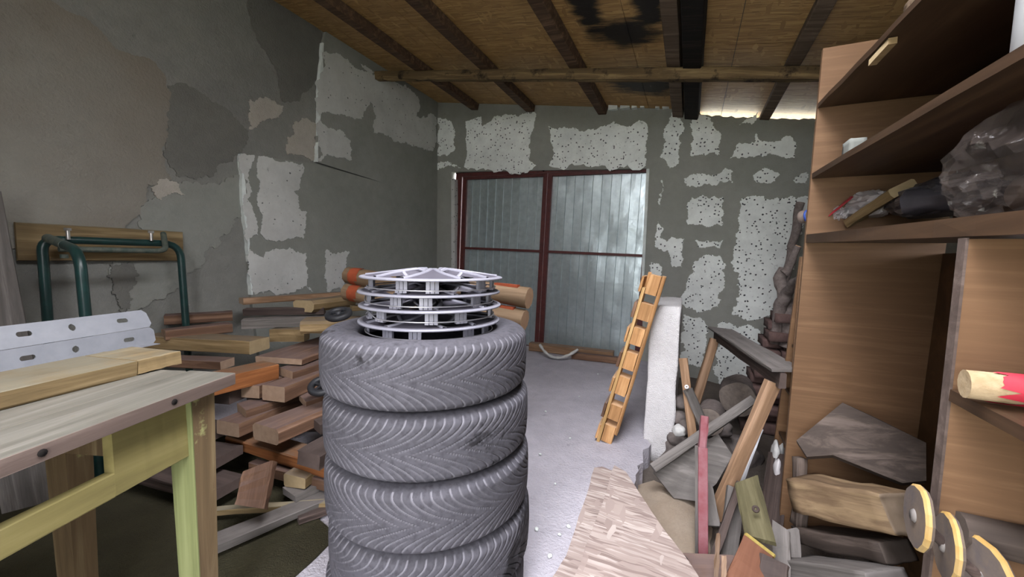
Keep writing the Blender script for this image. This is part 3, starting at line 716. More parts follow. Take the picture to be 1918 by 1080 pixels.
bd(L_, 'dark board in the shadow beside the table leg, lower one', (460, 905), (400, 890), .16, .07, .045, .55, 'lumber_dark', 28)
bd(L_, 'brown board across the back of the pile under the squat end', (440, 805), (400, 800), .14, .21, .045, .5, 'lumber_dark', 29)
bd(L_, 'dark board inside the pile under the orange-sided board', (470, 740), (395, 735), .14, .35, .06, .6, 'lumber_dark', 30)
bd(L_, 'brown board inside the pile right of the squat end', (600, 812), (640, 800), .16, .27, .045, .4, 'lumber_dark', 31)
# bearers that carry the rear of the pile
for k, (x, y) in enumerate(((-2.45, 1.45), (-1.72, 1.62), (-2.35, 1.95))):
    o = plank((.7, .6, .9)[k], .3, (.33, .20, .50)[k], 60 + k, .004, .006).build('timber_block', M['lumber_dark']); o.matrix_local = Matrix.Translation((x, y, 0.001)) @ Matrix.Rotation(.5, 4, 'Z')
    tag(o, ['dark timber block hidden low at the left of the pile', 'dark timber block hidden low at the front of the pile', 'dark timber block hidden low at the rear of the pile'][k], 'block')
# tilted offcut standing in front
a = dep(478, 950, 1.52); b = dep(494, 876, 1.60)
o = plank((b - a).length, .115, .045, 33, .004, .006, cut=(.03, -.03)).build('timber_offcut', M['lumber'])
o.matrix_local = frame(a, b - a, Vector((.45, -.9, .3))) @ Matrix.Translation((0, -.057, 0)); tag(o, 'tilted short offcut leaning against the front of the pile', 'offcut')
bd('timber_board', 'long grey plank lying slantwise on the floor by the table leg', (400, 1040), (632, 940), .085, .03, .035, .85, 'lumber_grey', 34)
bd('timber_strip', 'thin yellow strip lying behind the slanting grey plank', (400, 967), (548, 957), .03, .035, .025, .5, 'plank_yellow', 35, cat='strip')
p = [onz(x, y, 0) for x, y in ((560, 935), (632, 1006), (520, 1110))] + [Vector((-1.0, .1, 0)), Vector((-1.05, -.5, 0)), Vector((-3.1, -.5, 0)), Vector((-3.1, 1.35, 0)), Vector((-1.8, 1.30, 0))]  # mat carried on under the table to darken the floor there
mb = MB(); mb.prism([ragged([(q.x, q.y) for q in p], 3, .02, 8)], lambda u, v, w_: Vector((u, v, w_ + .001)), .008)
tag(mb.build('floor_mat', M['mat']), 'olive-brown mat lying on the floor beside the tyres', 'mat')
bd('timber_board', 'short dark scorched board on the mat against the bottom tyres', (560, 985), (628, 960), .10, .012, .03, .22, 'lumber_dark', 36)
# peeled logs behind the wheel covers
for k, (A, DA, B, DB, R) in enumerate((((652, 517), 2.62, (990, 556), 2.05, .056), ((650, 548), 2.60, (982, 598), 2.05, .056))):
    a = dep(*A, DA); b = dep(*B, DB); d = (b - a); n = 8
    root = empty('peeled_log', frame(a, d), ['upper peeled log with orange paint behind the wheel covers', 'lower peeled log with orange paint behind the wheel covers'][k], 'log', 'logs behind the wheel covers')
    pts = [(d.length * i / n, .01 * math.sin(i), .008 * math.cos(2 * i)) for i in range(n + 1)]
    MB().tube(pts, [R * (1 + .05 * math.sin(i * 1.7 + k)) for i in range(n + 1)], 9).build('trunk', M['log_cream'], root)
    MB().tube([(.05, 0, .004), (.13, 0.004, .004)], R + .002, 9, False).build('paint_band', M['orange'], root)
    MB().box((d.length - .20, -.02, R * .8), (d.length - .06, .015, R + .003)).build('paint_mark', M['orange'], root)
for k, (x, y, D, nrm) in enumerate(((634, 588, 2.30, (.1, -.30, .95)), (604, 722, 1.98, (.2, -.35, .9)))):
    c = dep(x, y, D); q = Vector(nrm).normalized(); Mx = frame(c, q.orthogonal(), q)
    root = empty('small_wheel', Mx @ Matrix.Scale((1.32, 1.2)[k], 4), ['small black plastic wheel behind the top tyre', 'small black plastic wheel wedged between pile and tyres'][k], 'wheel', 'small black wheels')
    MB().lathe([(.035, -.012), (.052, -.013), (.058, -.006), (.058, .006), (.052, .013), (.035, .012)], 28, closed=True).build('rim', M['black_plastic'], root)
    MB().lathe([(.0, -.012), (.013, -.012), (.013, .014), (.0, .014)], 14).build('hub', M['black_plastic'], root)
    for s in range(5): MB().box((.010, -.005, -.005), (.040, .005, .006), Matrix.Rotation(2 * PI * s / 5, 4, 'Z')).build('spoke', M['black_plastic'], root)

# ------------------------------------------------------------------ table
zt = .77
c0 = onz(440, 697, zt); c1 = onz(0, 858, zt); ta = (c1 - c0).normalized()          # along the front edge towards the viewer
TM = frame(c0, ta)                                                                     # local x: along front edge, y: to the left is... z up
sy = 1 if (TM.to_3x3() @ Vector((0, 1, 0))).x < 0 else -1
table = empty('work_table', TM, 'old wooden work table with worn yellow-green paint and bare top', 'table')
TL, TD = 1.25, .52
def tb(name, x0, x1, y0, y1, z0, z1, mat, seed=0, bev=.003, j=.0015):
    ys = sorted((sy * y0, sy * y1))
    return plank(x1 - x0, ys[1] - ys[0], z1 - z0, seed, j, bev, 8).build(name, M[mat], table, Matrix.Translation((x0, ys[0], z0)))
tb('top_board', 0, TL, 0, .145, -.034, 0, 'table_top', 1); tb('top_board', .004, TL, .149, .39, -.034, -.002, 'table_top', 2); tb('top_board', 0, TL, .394, TD, -.034, 0, 'table_top', 3)
for k, x in enumerate((.19, .44)):
    q = MB().lathe([(0, 0), (.007, 0), (.007, .003), (0, .003)], 10).build('bolt_hole', M['rafter_black'], table, Matrix.Translation((x, -sy * .0015, -.017)) @ Matrix.Rotation(PI / 2 * sy, 4, 'X'))
Z0 = -zt + .001
def leg(x0, y0):
    ys = sorted((sy * y0, sy * (y0 + .07))); m = MB(); vs = []; fs = []
    for q in range(7):
        t = q / 6; z = Z0 + (-.035 - Z0) * t; s = .0 + (1 - t) * .008
        vs += [(x0 + s, ys[0] + s, z), (x0 + .07 - s, ys[0] + s, z), (x0 + .07 - s, ys[1] - s, z), (x0 + s, ys[1] - s, z)]
    for q in range(6):
        for e in range(4): fs.append((q * 4 + e, q * 4 + (e + 1) % 4, q * 4 + 4 + (e + 1) % 4, q * 4 + 4 + e))
    fs += [(3, 2, 1, 0), (24, 25, 26, 27)]
    o = m.add(vs, fs).build('leg', M['leg_wood'], table)
    if x0 < .5 and y0 < .2: MB().add([(x0 + .0705 - .008, ys[0] + .006, Z0), (x0 + .0705 - .008, ys[1] - .006, Z0), (x0 + .0712, ys[1], -.036), (x0 + .0712, ys[0], -.036), (x0 + .0735 - .008, ys[0] + .006, Z0), (x0 + .0735 - .008, ys[1] - .006, Z0), (x0 + .0742, ys[1], -.036), (x0 + .0742, ys[0], -.036)], [(0, 3, 2, 1), (4, 5, 6, 7), (0, 1, 5, 4), (1, 2, 6, 5), (2, 3, 7, 6), (3, 0, 4, 7)]).build('painted_face', M['green_paint_old'], o)
    return o
for x in (.04, TL - .15):
    for y in (.03, TD - .10): leg(x, y)
tb('apron', .11, .29, .045, .070, -.20, -.035, 'yellow_paint', 5, .002, .0008)
tb('drawer_rail', .29, TL - .15, .045, .070, -.20, -.145, 'yellow_paint', 6, .002, .0008)
tb('side_apron', .11, .135, .10, TD - .10, -.20, -.035, 'leg_wood', 7); tb('rear_apron', .155, TL - .15, TD - .07, TD - .045, -.20, -.035, 'leg_wood', 8)
tb('front_edge', .002, TL, -.003, 0, -.033, -.002, 'table_edge', 12, .001, .0008)
# timber plank with a saw cut, and the slotted white rail, on the table
a = onz(340, 681, zt + .001); b = onz(0, 768, zt + .001); d = b - a; kerf = (onz(256, 702, zt) - a).length
root = empty('table_plank', frame(a, d), 'thick sawn plank with a saw kerf lying on the work table', 'plank')
sgn = 1 if (root.matrix_local.to_3x3() @ Vector((0, 1, 0))).x < 0 else -1
for nm, x0, x1, s in (('short_end', 0, kerf - .0015, 3), ('long_end', kerf + .0015, 1.0, 4)):
    plank(x1 - x0, .20, .042, s, .002, .004, 8).build(nm, M['plank_yellow'], root, Matrix.Translation((x0, 0 if sgn > 0 else -.20, 0)))
MB().box((kerf - .002, .02 if sgn > 0 else -.18, .002), (kerf + .002, .18 if sgn > 0 else -.02, .02)).build('uncut_web', M['plank_yellow'], root)
a = onz(293, 642, zt + .001); b = onz(0, 700, zt + .001); d = b - a
root = empty('slotted_rail', frame(a, d), 'white painted steel rail with two rows of slots on the table', 'rail')
RL = 1.0; sgn = 1 if (root.matrix_local.to_3x3() @ Vector((0, 1, 0))).x < 0 else -1
def slot(cx, cy, lw, lh):
    return [(cx + (lw - lh) * (.5 if math.cos(t) > 0 else -.5) + lh / 2 * math.cos(t), cy + lh / 2 * math.sin(t)) for t in [2 * PI * (i + .5) / 14 for i in range(14)]]
def flange(name, v0, v1, holes, f):
    rad = .012; outer_ = [(0 + rad, v0), (RL, v0), (RL, v1), (rad, v1), (0, v1 - rad), (0, v0 + rad)]
    MB().prism([outer_] + holes, f, .0022).build(name, M['white_steel'], root)
flange('lower_flange', 0, .062, [slot(.085, .030, .034, .015), slot(.235, .030, .018, .022), slot(.345, .030, .034, .015), slot(.60, .030, .034, .015)], lambda u, v, w_: Vector((u, sgn * (.012 * v / .062 + w_), v)))
flange('upper_flange', 0, .062, [slot(.085, .034, .034, .015), slot(.225, .034, .018, .022), slot(.335, .034, .034, .015), slot(.60, .034, .034, .015)], lambda u, v, w_: Vector((u, sgn * (.012 + v * .55 + w_), .0635 + v)))
MB().box((.01, min(0, -sgn * .03), 0), (RL, max(0, -sgn * .03), .002)).build('foot_flange', M['white_steel'], root)

# ------------------------------------------------------------------ wall plank, green tube frame, leaning board
a = onx(30, 487, XL); b = onx(335, 487, XL)
o = plank(.735, .025, .20, 44, .002, .004, 8).build('wall_plank', M['plank_yellow']); o.matrix_local = Matrix.Translation((XL + .043, .775, 1.055)) @ Matrix.Rotation(PI / 2, 4, 'Z')
tag(o, 'horizontal wooden plank fixed to the left wall behind the green tubes', 'plank')
gx = -3.06
root = empty('tube_frame', Matrix.Translation((gx, 1.1, 0)), 'dark green tubular steel frame standing against the wall plank', 'frame')
def arc(p0, p1, p2, n=6):
    return [Vector(p0) * (1 - t) ** 2 + Vector(p1) * 2 * t * (1 - t) + Vector(p2) * t * t for t in [i / n for i in range(n + 1)]]
def loc(x, y, X): p = onx(x, y, X); return Vector((p.x - gx, p.y - 1.1, p.z))
A0 = loc(78, 446, gx); B0 = loc(338, 458, gx)
A0.z = B0.z = (A0.z + B0.z) / 2
dn = Vector((0, 0, -1)); al_ = (B0 - A0).normalized()
pts = [Vector((A0.x, A0.y, .02))] + arc(A0 + dn * .06, A0, A0 + al_ * .06) + arc(B0 - al_ * .10, B0, B0 + dn * .10) + [Vector((B0.x + .05, B0.y, .02))]
MB().tube(pts, .021, 12).build('main_frame', M['green'], root)
p1 = loc(90, 446, gx + .05); p2 = loc(150, 470, -2.55); bot = Vector((p2.x, p2.y + .02, .02))
pts = [p1] + arc(p2 + (p1 - p2).normalized() * .12, p2, p2 + dn * .12) + [bot]
MB().tube(pts, .021, 12).build('front_leg', M['green'], root)
q0 = loc(110, 466, -2.92); q1 = loc(311, 470, -2.92); q2 = loc(306, 437, gx); q1.z = q0.z = min(q0.z, q1.z) 
pts = [q0] + arc(q1 - (q1 - q0).normalized() * .05, q1, q1 + (q2 - q1).normalized() * .05) + [q2]
MB().tube(pts, .015, 10).build('cross_loop', M['green_worn'], root)
MB().tube([p1 + Vector((0, .0, .0)), p1 + (p2 - p1) * .55], .0225, 12).build('worn_sleeve', M['green_worn'], root)
for (x, y) in ((127, 436), (283, 440)):
    p = loc(x, y, gx + .03)
    MB().tube([p + Vector((0, 0, -.035)), p + Vector((0, 0, .012))], .009, 8).tube([p + Vector((0, 0, .012)), p + Vector((0, 0, .026))], .016, 6, True, False).build('bolt', M['chrome'], root)
p = loc(120, 476, -2.92); MB().tube([p, p + Vector((.0, .0, -.02))], .016, 8).build('end_cap', M['green_worn'], root)
a = Vector((-2.62, .46, .02)); b = dep(-20, 330, 2.0); up_ = dep(22, 480, 1.9)
t0 = dep(2, 350, 1.85); t1 = dep(52, 612, 1.80); d = (t0 - t1)
o = plank(1.45, .16, .024, 45, .002, .003).build('leaning_board', M['lumber_grey']); bt = t1 - d * ((t1.z - .01) / d.z)
o.matrix_local = frame(bt, d, Vector((.9, -.4, .1))) ; tag(o, 'weathered grey board leaning at the far left edge', 'board')

# ------------------------------------------------------------------ low limewashed wall, pallet
def lumpy_box(lo, hi, n=(4, 12, 14), amp=.012, seed=0, sc=5, M_=None):
    bm = bmesh.new(); bmesh.ops.create_cube(bm, size=1)
    for v in bm.verts: v.co = Vector([lo[i] + (v.co[i] + .5) * (hi[i] - lo[i]) for i in range(3)])
    bmesh.ops.subdivide_edges(bm, edges=bm.edges[:], cuts=max(n), use_grid_fill=True)
    for v in bm.verts:
        q = v.co * sc + Vector((seed, 0, 0)); v.co += Vector((noise.noise(q), noise.noise(q + Vector((9, 0, 0))), noise.noise(q + Vector((0, 9, 0))))) * amp + Vector((noise.noise(q * 4), noise.noise(q * 4 + Vector((7, 0, 0))), noise.noise(q * 4 + Vector((0, 7, 0))))) * amp * .35
    mb = MB(); bm.verts.index_update(); mb.add([v.co.copy() for v in bm.verts], [[v.index for v in f.verts] for f in bm.faces], True); bm.free(); return mb
o = lumpy_box((-.20, 2.50, -.13), (-.035, 3.25, .84), (12, 12, 12), .012, 3).build('low_wall', M['limewash']); tag(o, 'stubby whitewashed concrete wall end beside the leaning pallet', 'wall')

PM = frame(Vector((-.485, 2.33, .002)), Vector((.235, .0, 1.0)), Vector((0, 1, 0)))      # local x: up along the pallet, z: into depth (+Y), y: across thickness
pal = empty('pallet', PM, 'narrow wooden pallet leaning on the whitewashed wall', 'pallet')
ysg = 1 if (PM.to_3x3() @ Vector((0, 1, 0))).x > 0 else -1
PH, PT, PD = 1.085, .122, .165
def pb(name, x0, x1, y0, y1, z0, z1, mat, seed):
    ys = sorted((ysg * y0, ysg * y1)); return plank(x1 - x0, ys[1] - ys[0], z1 - z0, seed, .0025, .003, 3).build(name, M[mat], pal, Matrix.Translation((x0, ys[0], z0)))
pb('stringer', 0, PH - .09, .018, .036, 0, .09, 'pine_pale', 1); pb('stringer', 0.09, PH, PT - .018, PT, .0, .09, 'pallet_pine', 2)
pb('stringer', 0, PH, .018, .036, PD - .06, PD, 'pallet_pine', 3)
for k, x in enumerate((.02, .17, .335, .50, .655, .81, .965)):
    pb('block', x, x + (.11, .095, .115, .105, .105, .10, .115)[k], .037, PT - .019, .006, .10, 'pallet_pine', 10 + k)
    pb('deck_slat', x + .004, x + .094, .0, .017, -.004 - .01 * (k % 2), PD, 'lumber' if k % 2 else 'pallet_pine', 20 + k)
# threshold timber and a bit of rope by the gate
a = ony(1005, 660, 4.40); o = plank(1.0, .09, .10, 5, .004, .006, 8).build('threshold_beam', M['pine']); o.matrix_local = Matrix.Translation((-1.72, 4.30, .001)) @ Matrix.Rotation(.02, 4, 'Z')
tag(o, 'pine beam lying on the floor at the foot of the gate', 'beam')
o = plank(.55, .08, .07, 6, .004, .006, 5).build('threshold_beam', M['lumber']); o.matrix_local = Matrix.Translation((-1.15, 4.17, .001)) @ Matrix.Rotation(.06, 4, 'Z')
tag(o, 'short brown beam in front of the pine beam at the gate', 'beam')
pts = [Vector((-1.52 + .45 * t, 4.14 - .10 * math.sin(PI * t), .03 + .10 * (2 * t - 1) ** 2)) for t in [i / 16 for i in range(17)]]
tag(MB().tube(pts, [.016 + .004 * math.sin(i * 2.3) for i in range(17)], 8).build('rope_bundle', M['paper']), 'pale twisted rope sagging over the beam at the gate', 'rope')

# ------------------------------------------------------------------ strand-board pieces, sawdust, rubble
def sheet(px, z, t, mat, name, label, tilt=None, cat='board', amp=.03, seed=0, group=None):
    p = [onz(x, y, z) for x, y in px]; c = sum(p, Vector()) / len(p)
    mb = MB(); mb.prism([ragged([(q.x - c.x, q.y - c.y) for q in p], 3, amp, seed)], lambda u, v, w_: Vector((u, v, w_)), t)
    o = mb.build(name, M[mat]); o.matrix_local = Matrix.Translation(c) @ (tilt or Matrix.Identity(4)); return tag(o, label, cat, group)
sheet([(1113, 882), (1128, 880), (1165, 896), (1130, 1000), (1100, 1110), (1040, 1180), (975, 1180), (1060, 1050)], .004, .02, 'osb_grey', 'strand_board_offcut', 'narrow strand-board strip lying on the slab, left of the wide piece', amp=.012, seed=2)
sheet([(1150, 880), (1172, 892), (1196, 930), (1240, 995), (1292, 1062), (1340, 1140), (1040, 1170), (1085, 1070), (1115, 985)], .062, .022, 'osb_grey', 'strand_board_offcut', 'wide weathered strand-board piece in the foreground', Matrix.Rotation(.03, 4, 'Y'), amp=.012, seed=3)
def mound(name, px, z, hgt, mat, label, n=36):
    p = [onz(x, y, z) for x, y in px]; c = sum(p, Vector()) / len(p); R = [(q - c) for q in p]
    vs = [(0, 0, hgt)]; fs = []; m = len(R) * 6; rings = 8
    for k in range(1, rings + 1):
        t = k / rings
        for j in range(m):
            f = j / 6; a = R[int(f) % len(R)]; b = R[(int(f) + 1) % len(R)]; q = a.lerp(b, f % 1.0) * t
            h = hgt * (1 - t ** 2) + .012 * noise.noise(Vector((q.x * 14, q.y * 14, 1))) * (1 - t) - .012 * t
            vs.append((q.x, q.y, h))
    for j in range(m): fs.append((0, 1 + j, 1 + (j + 1) % m))
    for k in range(rings - 1):
        for j in range(m): a = 1 + k * m + j; b = 1 + k * m + (j + 1) % m; fs.append((a, a + m, b + m, b))
    o = MB().add(vs, fs, True).build(name, M[mat]); o.location = c; return tag(o, label, 'sawdust', kind='stuff')
mound('sawdust_heap', [(1190, 905), (1225, 895), (1300, 930), (1335, 985), (1330, 1040), (1290, 1060), (1240, 1000), (1200, 950)], -.11, .05, 'sawdust', 'tan sawdust heaped on the earth beside the slab')
def rock(name, c, R, mat, label, cat, seed, group=None, sq=(1, 1, 1)):
    bm = bmesh.new(); bmesh.ops.create_icosphere(bm, subdivisions=3, radius=1)
    for v in bm.verts:
        q = v.co * 1.6 + Vector((seed * 3.1, 0, 0)); v.co *= 1 + .28 * noise.noise(q) + .10 * noise.noise(q * 3)
        v.co = Vector((v.co.x * R * sq[0], v.co.y * R * sq[1], v.co.z * R * sq[2]))
    mb = MB(); mb.add([v.co.copy() for v in bm.verts], [[v.index for v in f.verts] for f in bm.faces], True); bm.free()
    o = mb.build(name, M[mat]); o.location = c; return tag(o, label, cat, group)
rb = ['grey rubble stone against the whitewashed wall, highest one', 'brownish rubble stone under the highest stone by the whitewashed wall', 'grey rubble stone low beside the pine slat', 'flat rubble stone at the foot of the whitewashed wall', 'dark rubble stone behind the grey panel']
for i, (x, y, D, R) in enumerate(((1278, 752, 2.45, .055), (1274, 782, 2.4, .05), (1290, 800, 2.35, .06), (1268, 822, 2.35, .05), (1345, 800, 2.45, .07))):
    rock('rubble_stone', dep(x, y, D), R, 'stone', rb[i], 'stone', i + 1, 'rubble beside the low wall', (1.2, 1, .8))
for i, (x, y, D, R) in enumerate(((1285, 830, 2.4, .13), (1330, 835, 2.45, .14), (1380, 830, 2.5, .13))):
    rock('rubble_heap', dep(x, y, D) - Vector((0, 0, .06)), R, 'stone', ['heap of grey rubble beneath the stones by the low wall', 'heap of grey rubble behind the grey panel', 'heap of grey rubble under the brick stack'][i], 'rubble', i + 11, None, (1.2, 1.2, .8))
# weathered log rounds at the back
def log_round(c, R, Ln, d, label, seed, mat='stump'):
    root = empty('log_round', frame(c, d), label, 'log', 'log rounds by the back wall'); n = 22; rr = random.Random(seed)
    rad = [R * (1 + .10 * noise.noise(Vector((math.cos(2 * PI * j / n) * 1.3, math.sin(2 * PI * j / n) * 1.3, seed)))) for j in range(n)]
    vs = []; fs = []
    for x in (0, Ln * .5, Ln):
        for j in range(n): a = 2 * PI * j / n; vs.append((x, rad[j] * math.cos(a), rad[j] * math.sin(a)))
    for k in range(2):
        for j in range(n): fs.append((k * n + j, k * n + (j + 1) % n, (k + 1) * n + (j + 1) % n, (k + 1) * n + j))
    MB().add(vs, fs, True).build('bark', M['bark'], root)
    vs = []; fs = []; K = 6
    for k in range(1, K + 1):
        for j in range(n): a = 2 * PI * j / n; t = k / K; vs.append((-.004 + .006 * t * t + .002 * math.sin(k * 2.4), rad[j] * t * .995 * math.cos(a), rad[j] * t * .995 * math.sin(a)))
    vs.append((-.006, 0, 0)); ctr = len(vs) - 1
    for j in range(n): fs.append((ctr, j, (j + 1) % n))
    for k in range(K - 1):
        for j in range(n): fs.append((k * n + j, (k + 1) * n + j, (k + 1) * n + (j + 1) % n, k * n + (j + 1) % n))
    MB().add(vs, fs, True).build('end_face', M[mat], root)
    MB().add([(Ln, rad[j] * math.cos(2 * PI * j / n), rad[j] * math.sin(2 * PI * j / n)) for j in range(n)], [tuple(range(n))]).build('far_end', M[mat], root)
log_round(dep(1326, 790, 2.42), .085, .3, (.12, .95, -.1), 'weathered round log end in the gap of the leaning frame', 1)
log_round(dep(1382, 748, 2.75), .12, .3, (.10, .95, -.05), 'larger dark log round beside the brick stack', 2)

# ------------------------------------------------------------------ battered brick stack
bs = empty('brick_stack', Matrix.Translation((.9, 3.9, -.13)), 'dark old bricks stacked in a leaning heap beside the shelves', 'brick stack')
bme = None
for row in range(13):
    z = row * .069; xl = .415 + .24 * max(0, z - .13) - .9
    for dy in range(2):
        for dx in range(4):
            x = xl + dx * .125 + dy * .08; 
            if x + .12 > .115: continue
            y = -.62 + dy * .262 + (.10 if row % 2 else 0)
            if bme is None:
                o = lumpy_box((0, 0, 0), (.118, .25, .062), (2, 2, 2), .004, 1, 14).build('brick', M['brick'], bs); bme = o
            else: o = copy_obj(bme, bs)
            o.matrix_local = Matrix.Translation((x + random.uniform(-.008, .008), y + random.uniform(-.01, .01), z)) @ Matrix.Rotation(random.uniform(-.03, .03), 4, 'Z')
# knotty branches in the corner above the bricks
def branch(px, D, r0, r1, label, seed, cut_end=True):
    pts = [dep(x, y, D[i]) for i, (x, y) in enumerate(px)]; fine = []
    for i in range(len(pts) - 1):
        for t in range(4): q = pts[i].lerp(pts[i + 1], t / 4); fine.append(q + Vector((noise.noise(q * 9 + Vector((seed, 0, 0))), noise.noise(q * 9 + Vector((0, seed, 0))), noise.noise(q * 9 + Vector((0, 0, seed))))) * r0 * .5)
    fine.append(pts[-1]); n = len(fine); o0 = fine[-1].copy()
    root = empty('branch', Matrix.Translation(o0), label, 'branch', 'branches in the corner')
    rs = [(r1 + (r0 - r1) * i / (n - 1)) * (1 + .15 * noise.noise(fine[i] * 14)) for i in range(n)]
    MB().tube([q - o0 for q in fine], rs, 10).build('bark', M['bark'], root)
    if cut_end:
        d = (fine[0] - fine[1]).normalized(); MB().tube([fine[0] - o0, fine[0] - o0 + d * .004], rs[0] * .9, 10).build('cut_end', M['cut'], root)
branch([(1497, 463), (1484, 490), (1468, 512)], (2.75, 2.8, 2.85), .032, .022, 'upper grey branch with a pale sawn end in the corner', 1)
branch([(1505, 519), (1490, 530), (1470, 548), (1462, 575), (1450, 640)], (2.35, 2.6, 2.75, 2.8, 2.9), .05, .026, 'knotty grey branch with a round cut end beside the shelves', 2)
branch([(1468, 500), (1462, 520), (1468, 560), (1478, 600), (1475, 650)], (2.9, 2.9, 2.85, 2.8, 2.8), .055, .04, 'thick dark branch stub behind the knotty branch', 3, False)
branch([(1499, 380), (1490, 430), (1478, 490), (1470, 540), (1462, 600)], (3.3, 3.3, 3.3, 3.3, 3.3), .03, .035, 'dark upright branch against the back wall corner', 4, False)

# ------------------------------------------------------------------ leaning frame and loose boards, right of the low wall
fr_t0 = dep(1338, 634, 2.7); fr_t1 = dep(1448, 706, 1.75); zt_ = (fr_t0.z + fr_t1.z) / 2; fr_t0.z = fr_t1.z = zt_
root = empty('pine_trestle', Matrix.Translation(fr_t1 * 1.0), 'rough pine trestle frame with a dark grey board on top', 'trestle')
def wpl(name, a, b, w_, h, mat, up, parent, org, seed=0, L_ext=None, shift=(0, 0), cut=(0, 0), taper=0.0, j=.003, bev=.004):
    d = b - a; o = plank(L_ext or d.length, w_, h, seed, j, bev, 6, taper, cut).build(name, M[mat], parent)
    Mx = frame(a - org, d, up) @ Matrix.Translation((0, -w_ / 2 + shift[0], -h / 2 + shift[1])); o.matrix_local = Mx; return o
ax = (fr_t1 - fr_t0).normalized()
wpl('leg', fr_t1 + Vector((0, 0, -.012)), dep(1338, 968, 1.80), .055, .045, 'pine', ax, root, fr_t1, 1)
lb = dep(1300, 758, 2.68); wpl('leg', fr_t0 + Vector((0, 0, -.012)), lb + (lb - fr_t0) * .55, .055, .045, 'pine', ax, root, fr_t1, 2)
wpl('rail', fr_t0 - ax * .05, fr_t1 + ax * .05, .03, .07, 'lumber_dark', Vector((0, 0, 1)), root, fr_t1, 3, shift=(.02, .01))
side = Vector((0, 0, 1)).cross(ax); side = side if side.x > 0 else -side
wpl('top_board', fr_t0 + side * .035 + Vector((0, 0, .058)) - ax * .03, fr_t1 + side * .035 + Vector((0, 0, .058)) + ax * .04, .13, .018, 'lumber_grey', Vector((0, 0, 1)), root, fr_t1, 4, cut=(.06, -.04))
def lean(name, label, A, DA, B, DB, w_, h, mat, up=(0, -1, .2), seed=0, cat='board', ext=0, cut=(0, 0), group=None):
    a = dep(*A, DA); b = dep(*B, DB); d = b - a; o = plank(d.length + ext, w_, h, seed, .003, .004, 6, 0, cut).build(name, M[mat])
    o.matrix_local = frame(a, d, Vector(up)) @ Matrix.Translation((0, -w_ / 2, -h / 2)); return tag(o, label, cat, group)
# grey panel with a batten on its top edge
root = empty('battened_panel', Matrix.Translation(dep(1290, 900, 2.0)), 'grey panel with a batten along its sloping top edge', 'panel'); og = root.location.copy()
pp = [dep(x, y, d) for x, y, d in ((1224, 884, 2.02), (1300, 838, 2.06), (1345, 812, 2.08), (1372, 852, 2.0), (1342, 905, 1.93), (1305, 938, 1.90), (1262, 932, 1.94))]
nn = (pp[2] - pp[0]).cross(pp[4] - pp[0]).normalized(); nn = nn if nn.y < 0 else -nn
vs = [p - og for p in pp] + [p - og - nn * .012 for p in pp]; m = len(pp); cc = len(vs)
MB().add(vs, [tuple(range(m)), tuple(reversed(range(m, 2 * m)))] + [(i, (i + 1) % m, m + (i + 1) % m, m + i) for i in range(m)]).build('sheet', M['lumber_grey'], root)
wpl('batten', dep(1222, 880, 2.0), dep(1408, 752, 2.12), .045, .035, 'lumber_grey', nn, root, og, 5, shift=(0, .025))
# red post
root = empty('red_post', Matrix.Translation(dep(1314, 1056, 1.56)), 'faded red painted post standing in the sawdust', 'post'); og = root.location.copy()
a = dep(1314, 1056, 1.56); b = dep(1313, 836, 1.66); c = dep(1317, 778, 1.69)
wpl('lower_post', a, b, .045, .045, 'lumber_grey', (0, -1, .1), root, og, 1); wpl('painted_face', a, b, .036, .012, 'red_paint', (0, -1, .1), root, og, 2, shift=(-.006, .024), j=.001, bev=.002)
wpl('upper_post', b - (c - b) * .4, c, .034, .04, 'red_paint', (0, -1, .1), root, og, 3, shift=(-.006, .004))
lean('pine_stick', 'narrow pine slat standing beside the whitewashed wall', (1300, 835), 2.2, (1281, 680), 2.3, .05, .018, 'pine', (.3, -1, 0), 1, 'slat', .03, (.02, 0))
lean('grey_stick', 'grey slat leaning across the pine slat', (1328, 815), 2.15, (1288, 728), 2.25, .05, .015, 'lumber_grey', (.4, -1, .1), 2, 'stick')
rock('plastic_scrap', dep(1272, 806, 2.22), .035, 'paper', 'crumpled pale plastic scrap at the foot of the pine slat', 'scrap', 5)
p = dep(1286, 724, 2.23); o = MB().lathe([(.004, 0), (.012, 0), (.012, .004), (.004, .004)], 12, closed=True).build('washer', M['white_plastic']); o.matrix_local = frame(p, (1, .2, 0), (.2, -1, .2)); tag(o, 'white washer on the end of the grey slat', 'washer')
lean('white_strip', 'white plastic strip behind the near leg of the trestle', (1386, 905), 1.86, (1424, 802), 2.0, .028, .008, 'white_plastic', (-.3, -1, .2), 3, 'strip')
lean('brown_board', 'brown board leaning against the shelf side below the papers', (1440, 1000), 1.75, (1462, 850), 1.9, .10, .015, 'lumber_dark', (-.6, -.8, .1), 4)
lean('grey_board', 'short grey board with a chipped end behind the red post', (1335, 985), 1.68, (1320, 905), 1.8, .06, .018, 'lumber_grey', (0, -1, .4), 5)
lean('dark_batten', 'thin dark batten standing behind the olive board', (1330, 1060), 1.52, (1385, 905), 1.72, .03, .03, 'lumber_dark', (0, -1, .3), 6, 'batten')
lean('grey_board', 'grey weathered board standing right of the dark batten', (1358, 1075), 1.55, (1378, 915), 1.75, .07, .02, 'lumber_grey', (.1, -1, .3), 7)
lean('olive_board', 'olive board scrap with a knot hole near the picture bottom', (1424, 1012), 1.38, (1398, 900), 1.62, .088, .02, 'olive_board', (-.1, -1, .45), 8, 'board', 0, (.02, -.05))
p = dep(1414, 952, 1.46); o = MB().lathe([(.004, 0), (.011, .002), (.013, .005), (.010, .008), (.004, .006)], 14, closed=True).build('knot_ring', M['lumber_dark']); o.matrix_local = frame(p + Vector((0, -.012, .006)), (1, 0, 0), (-.1, -1, .45)); tag(o, 'dark knot ring on the olive board scrap', 'knot')
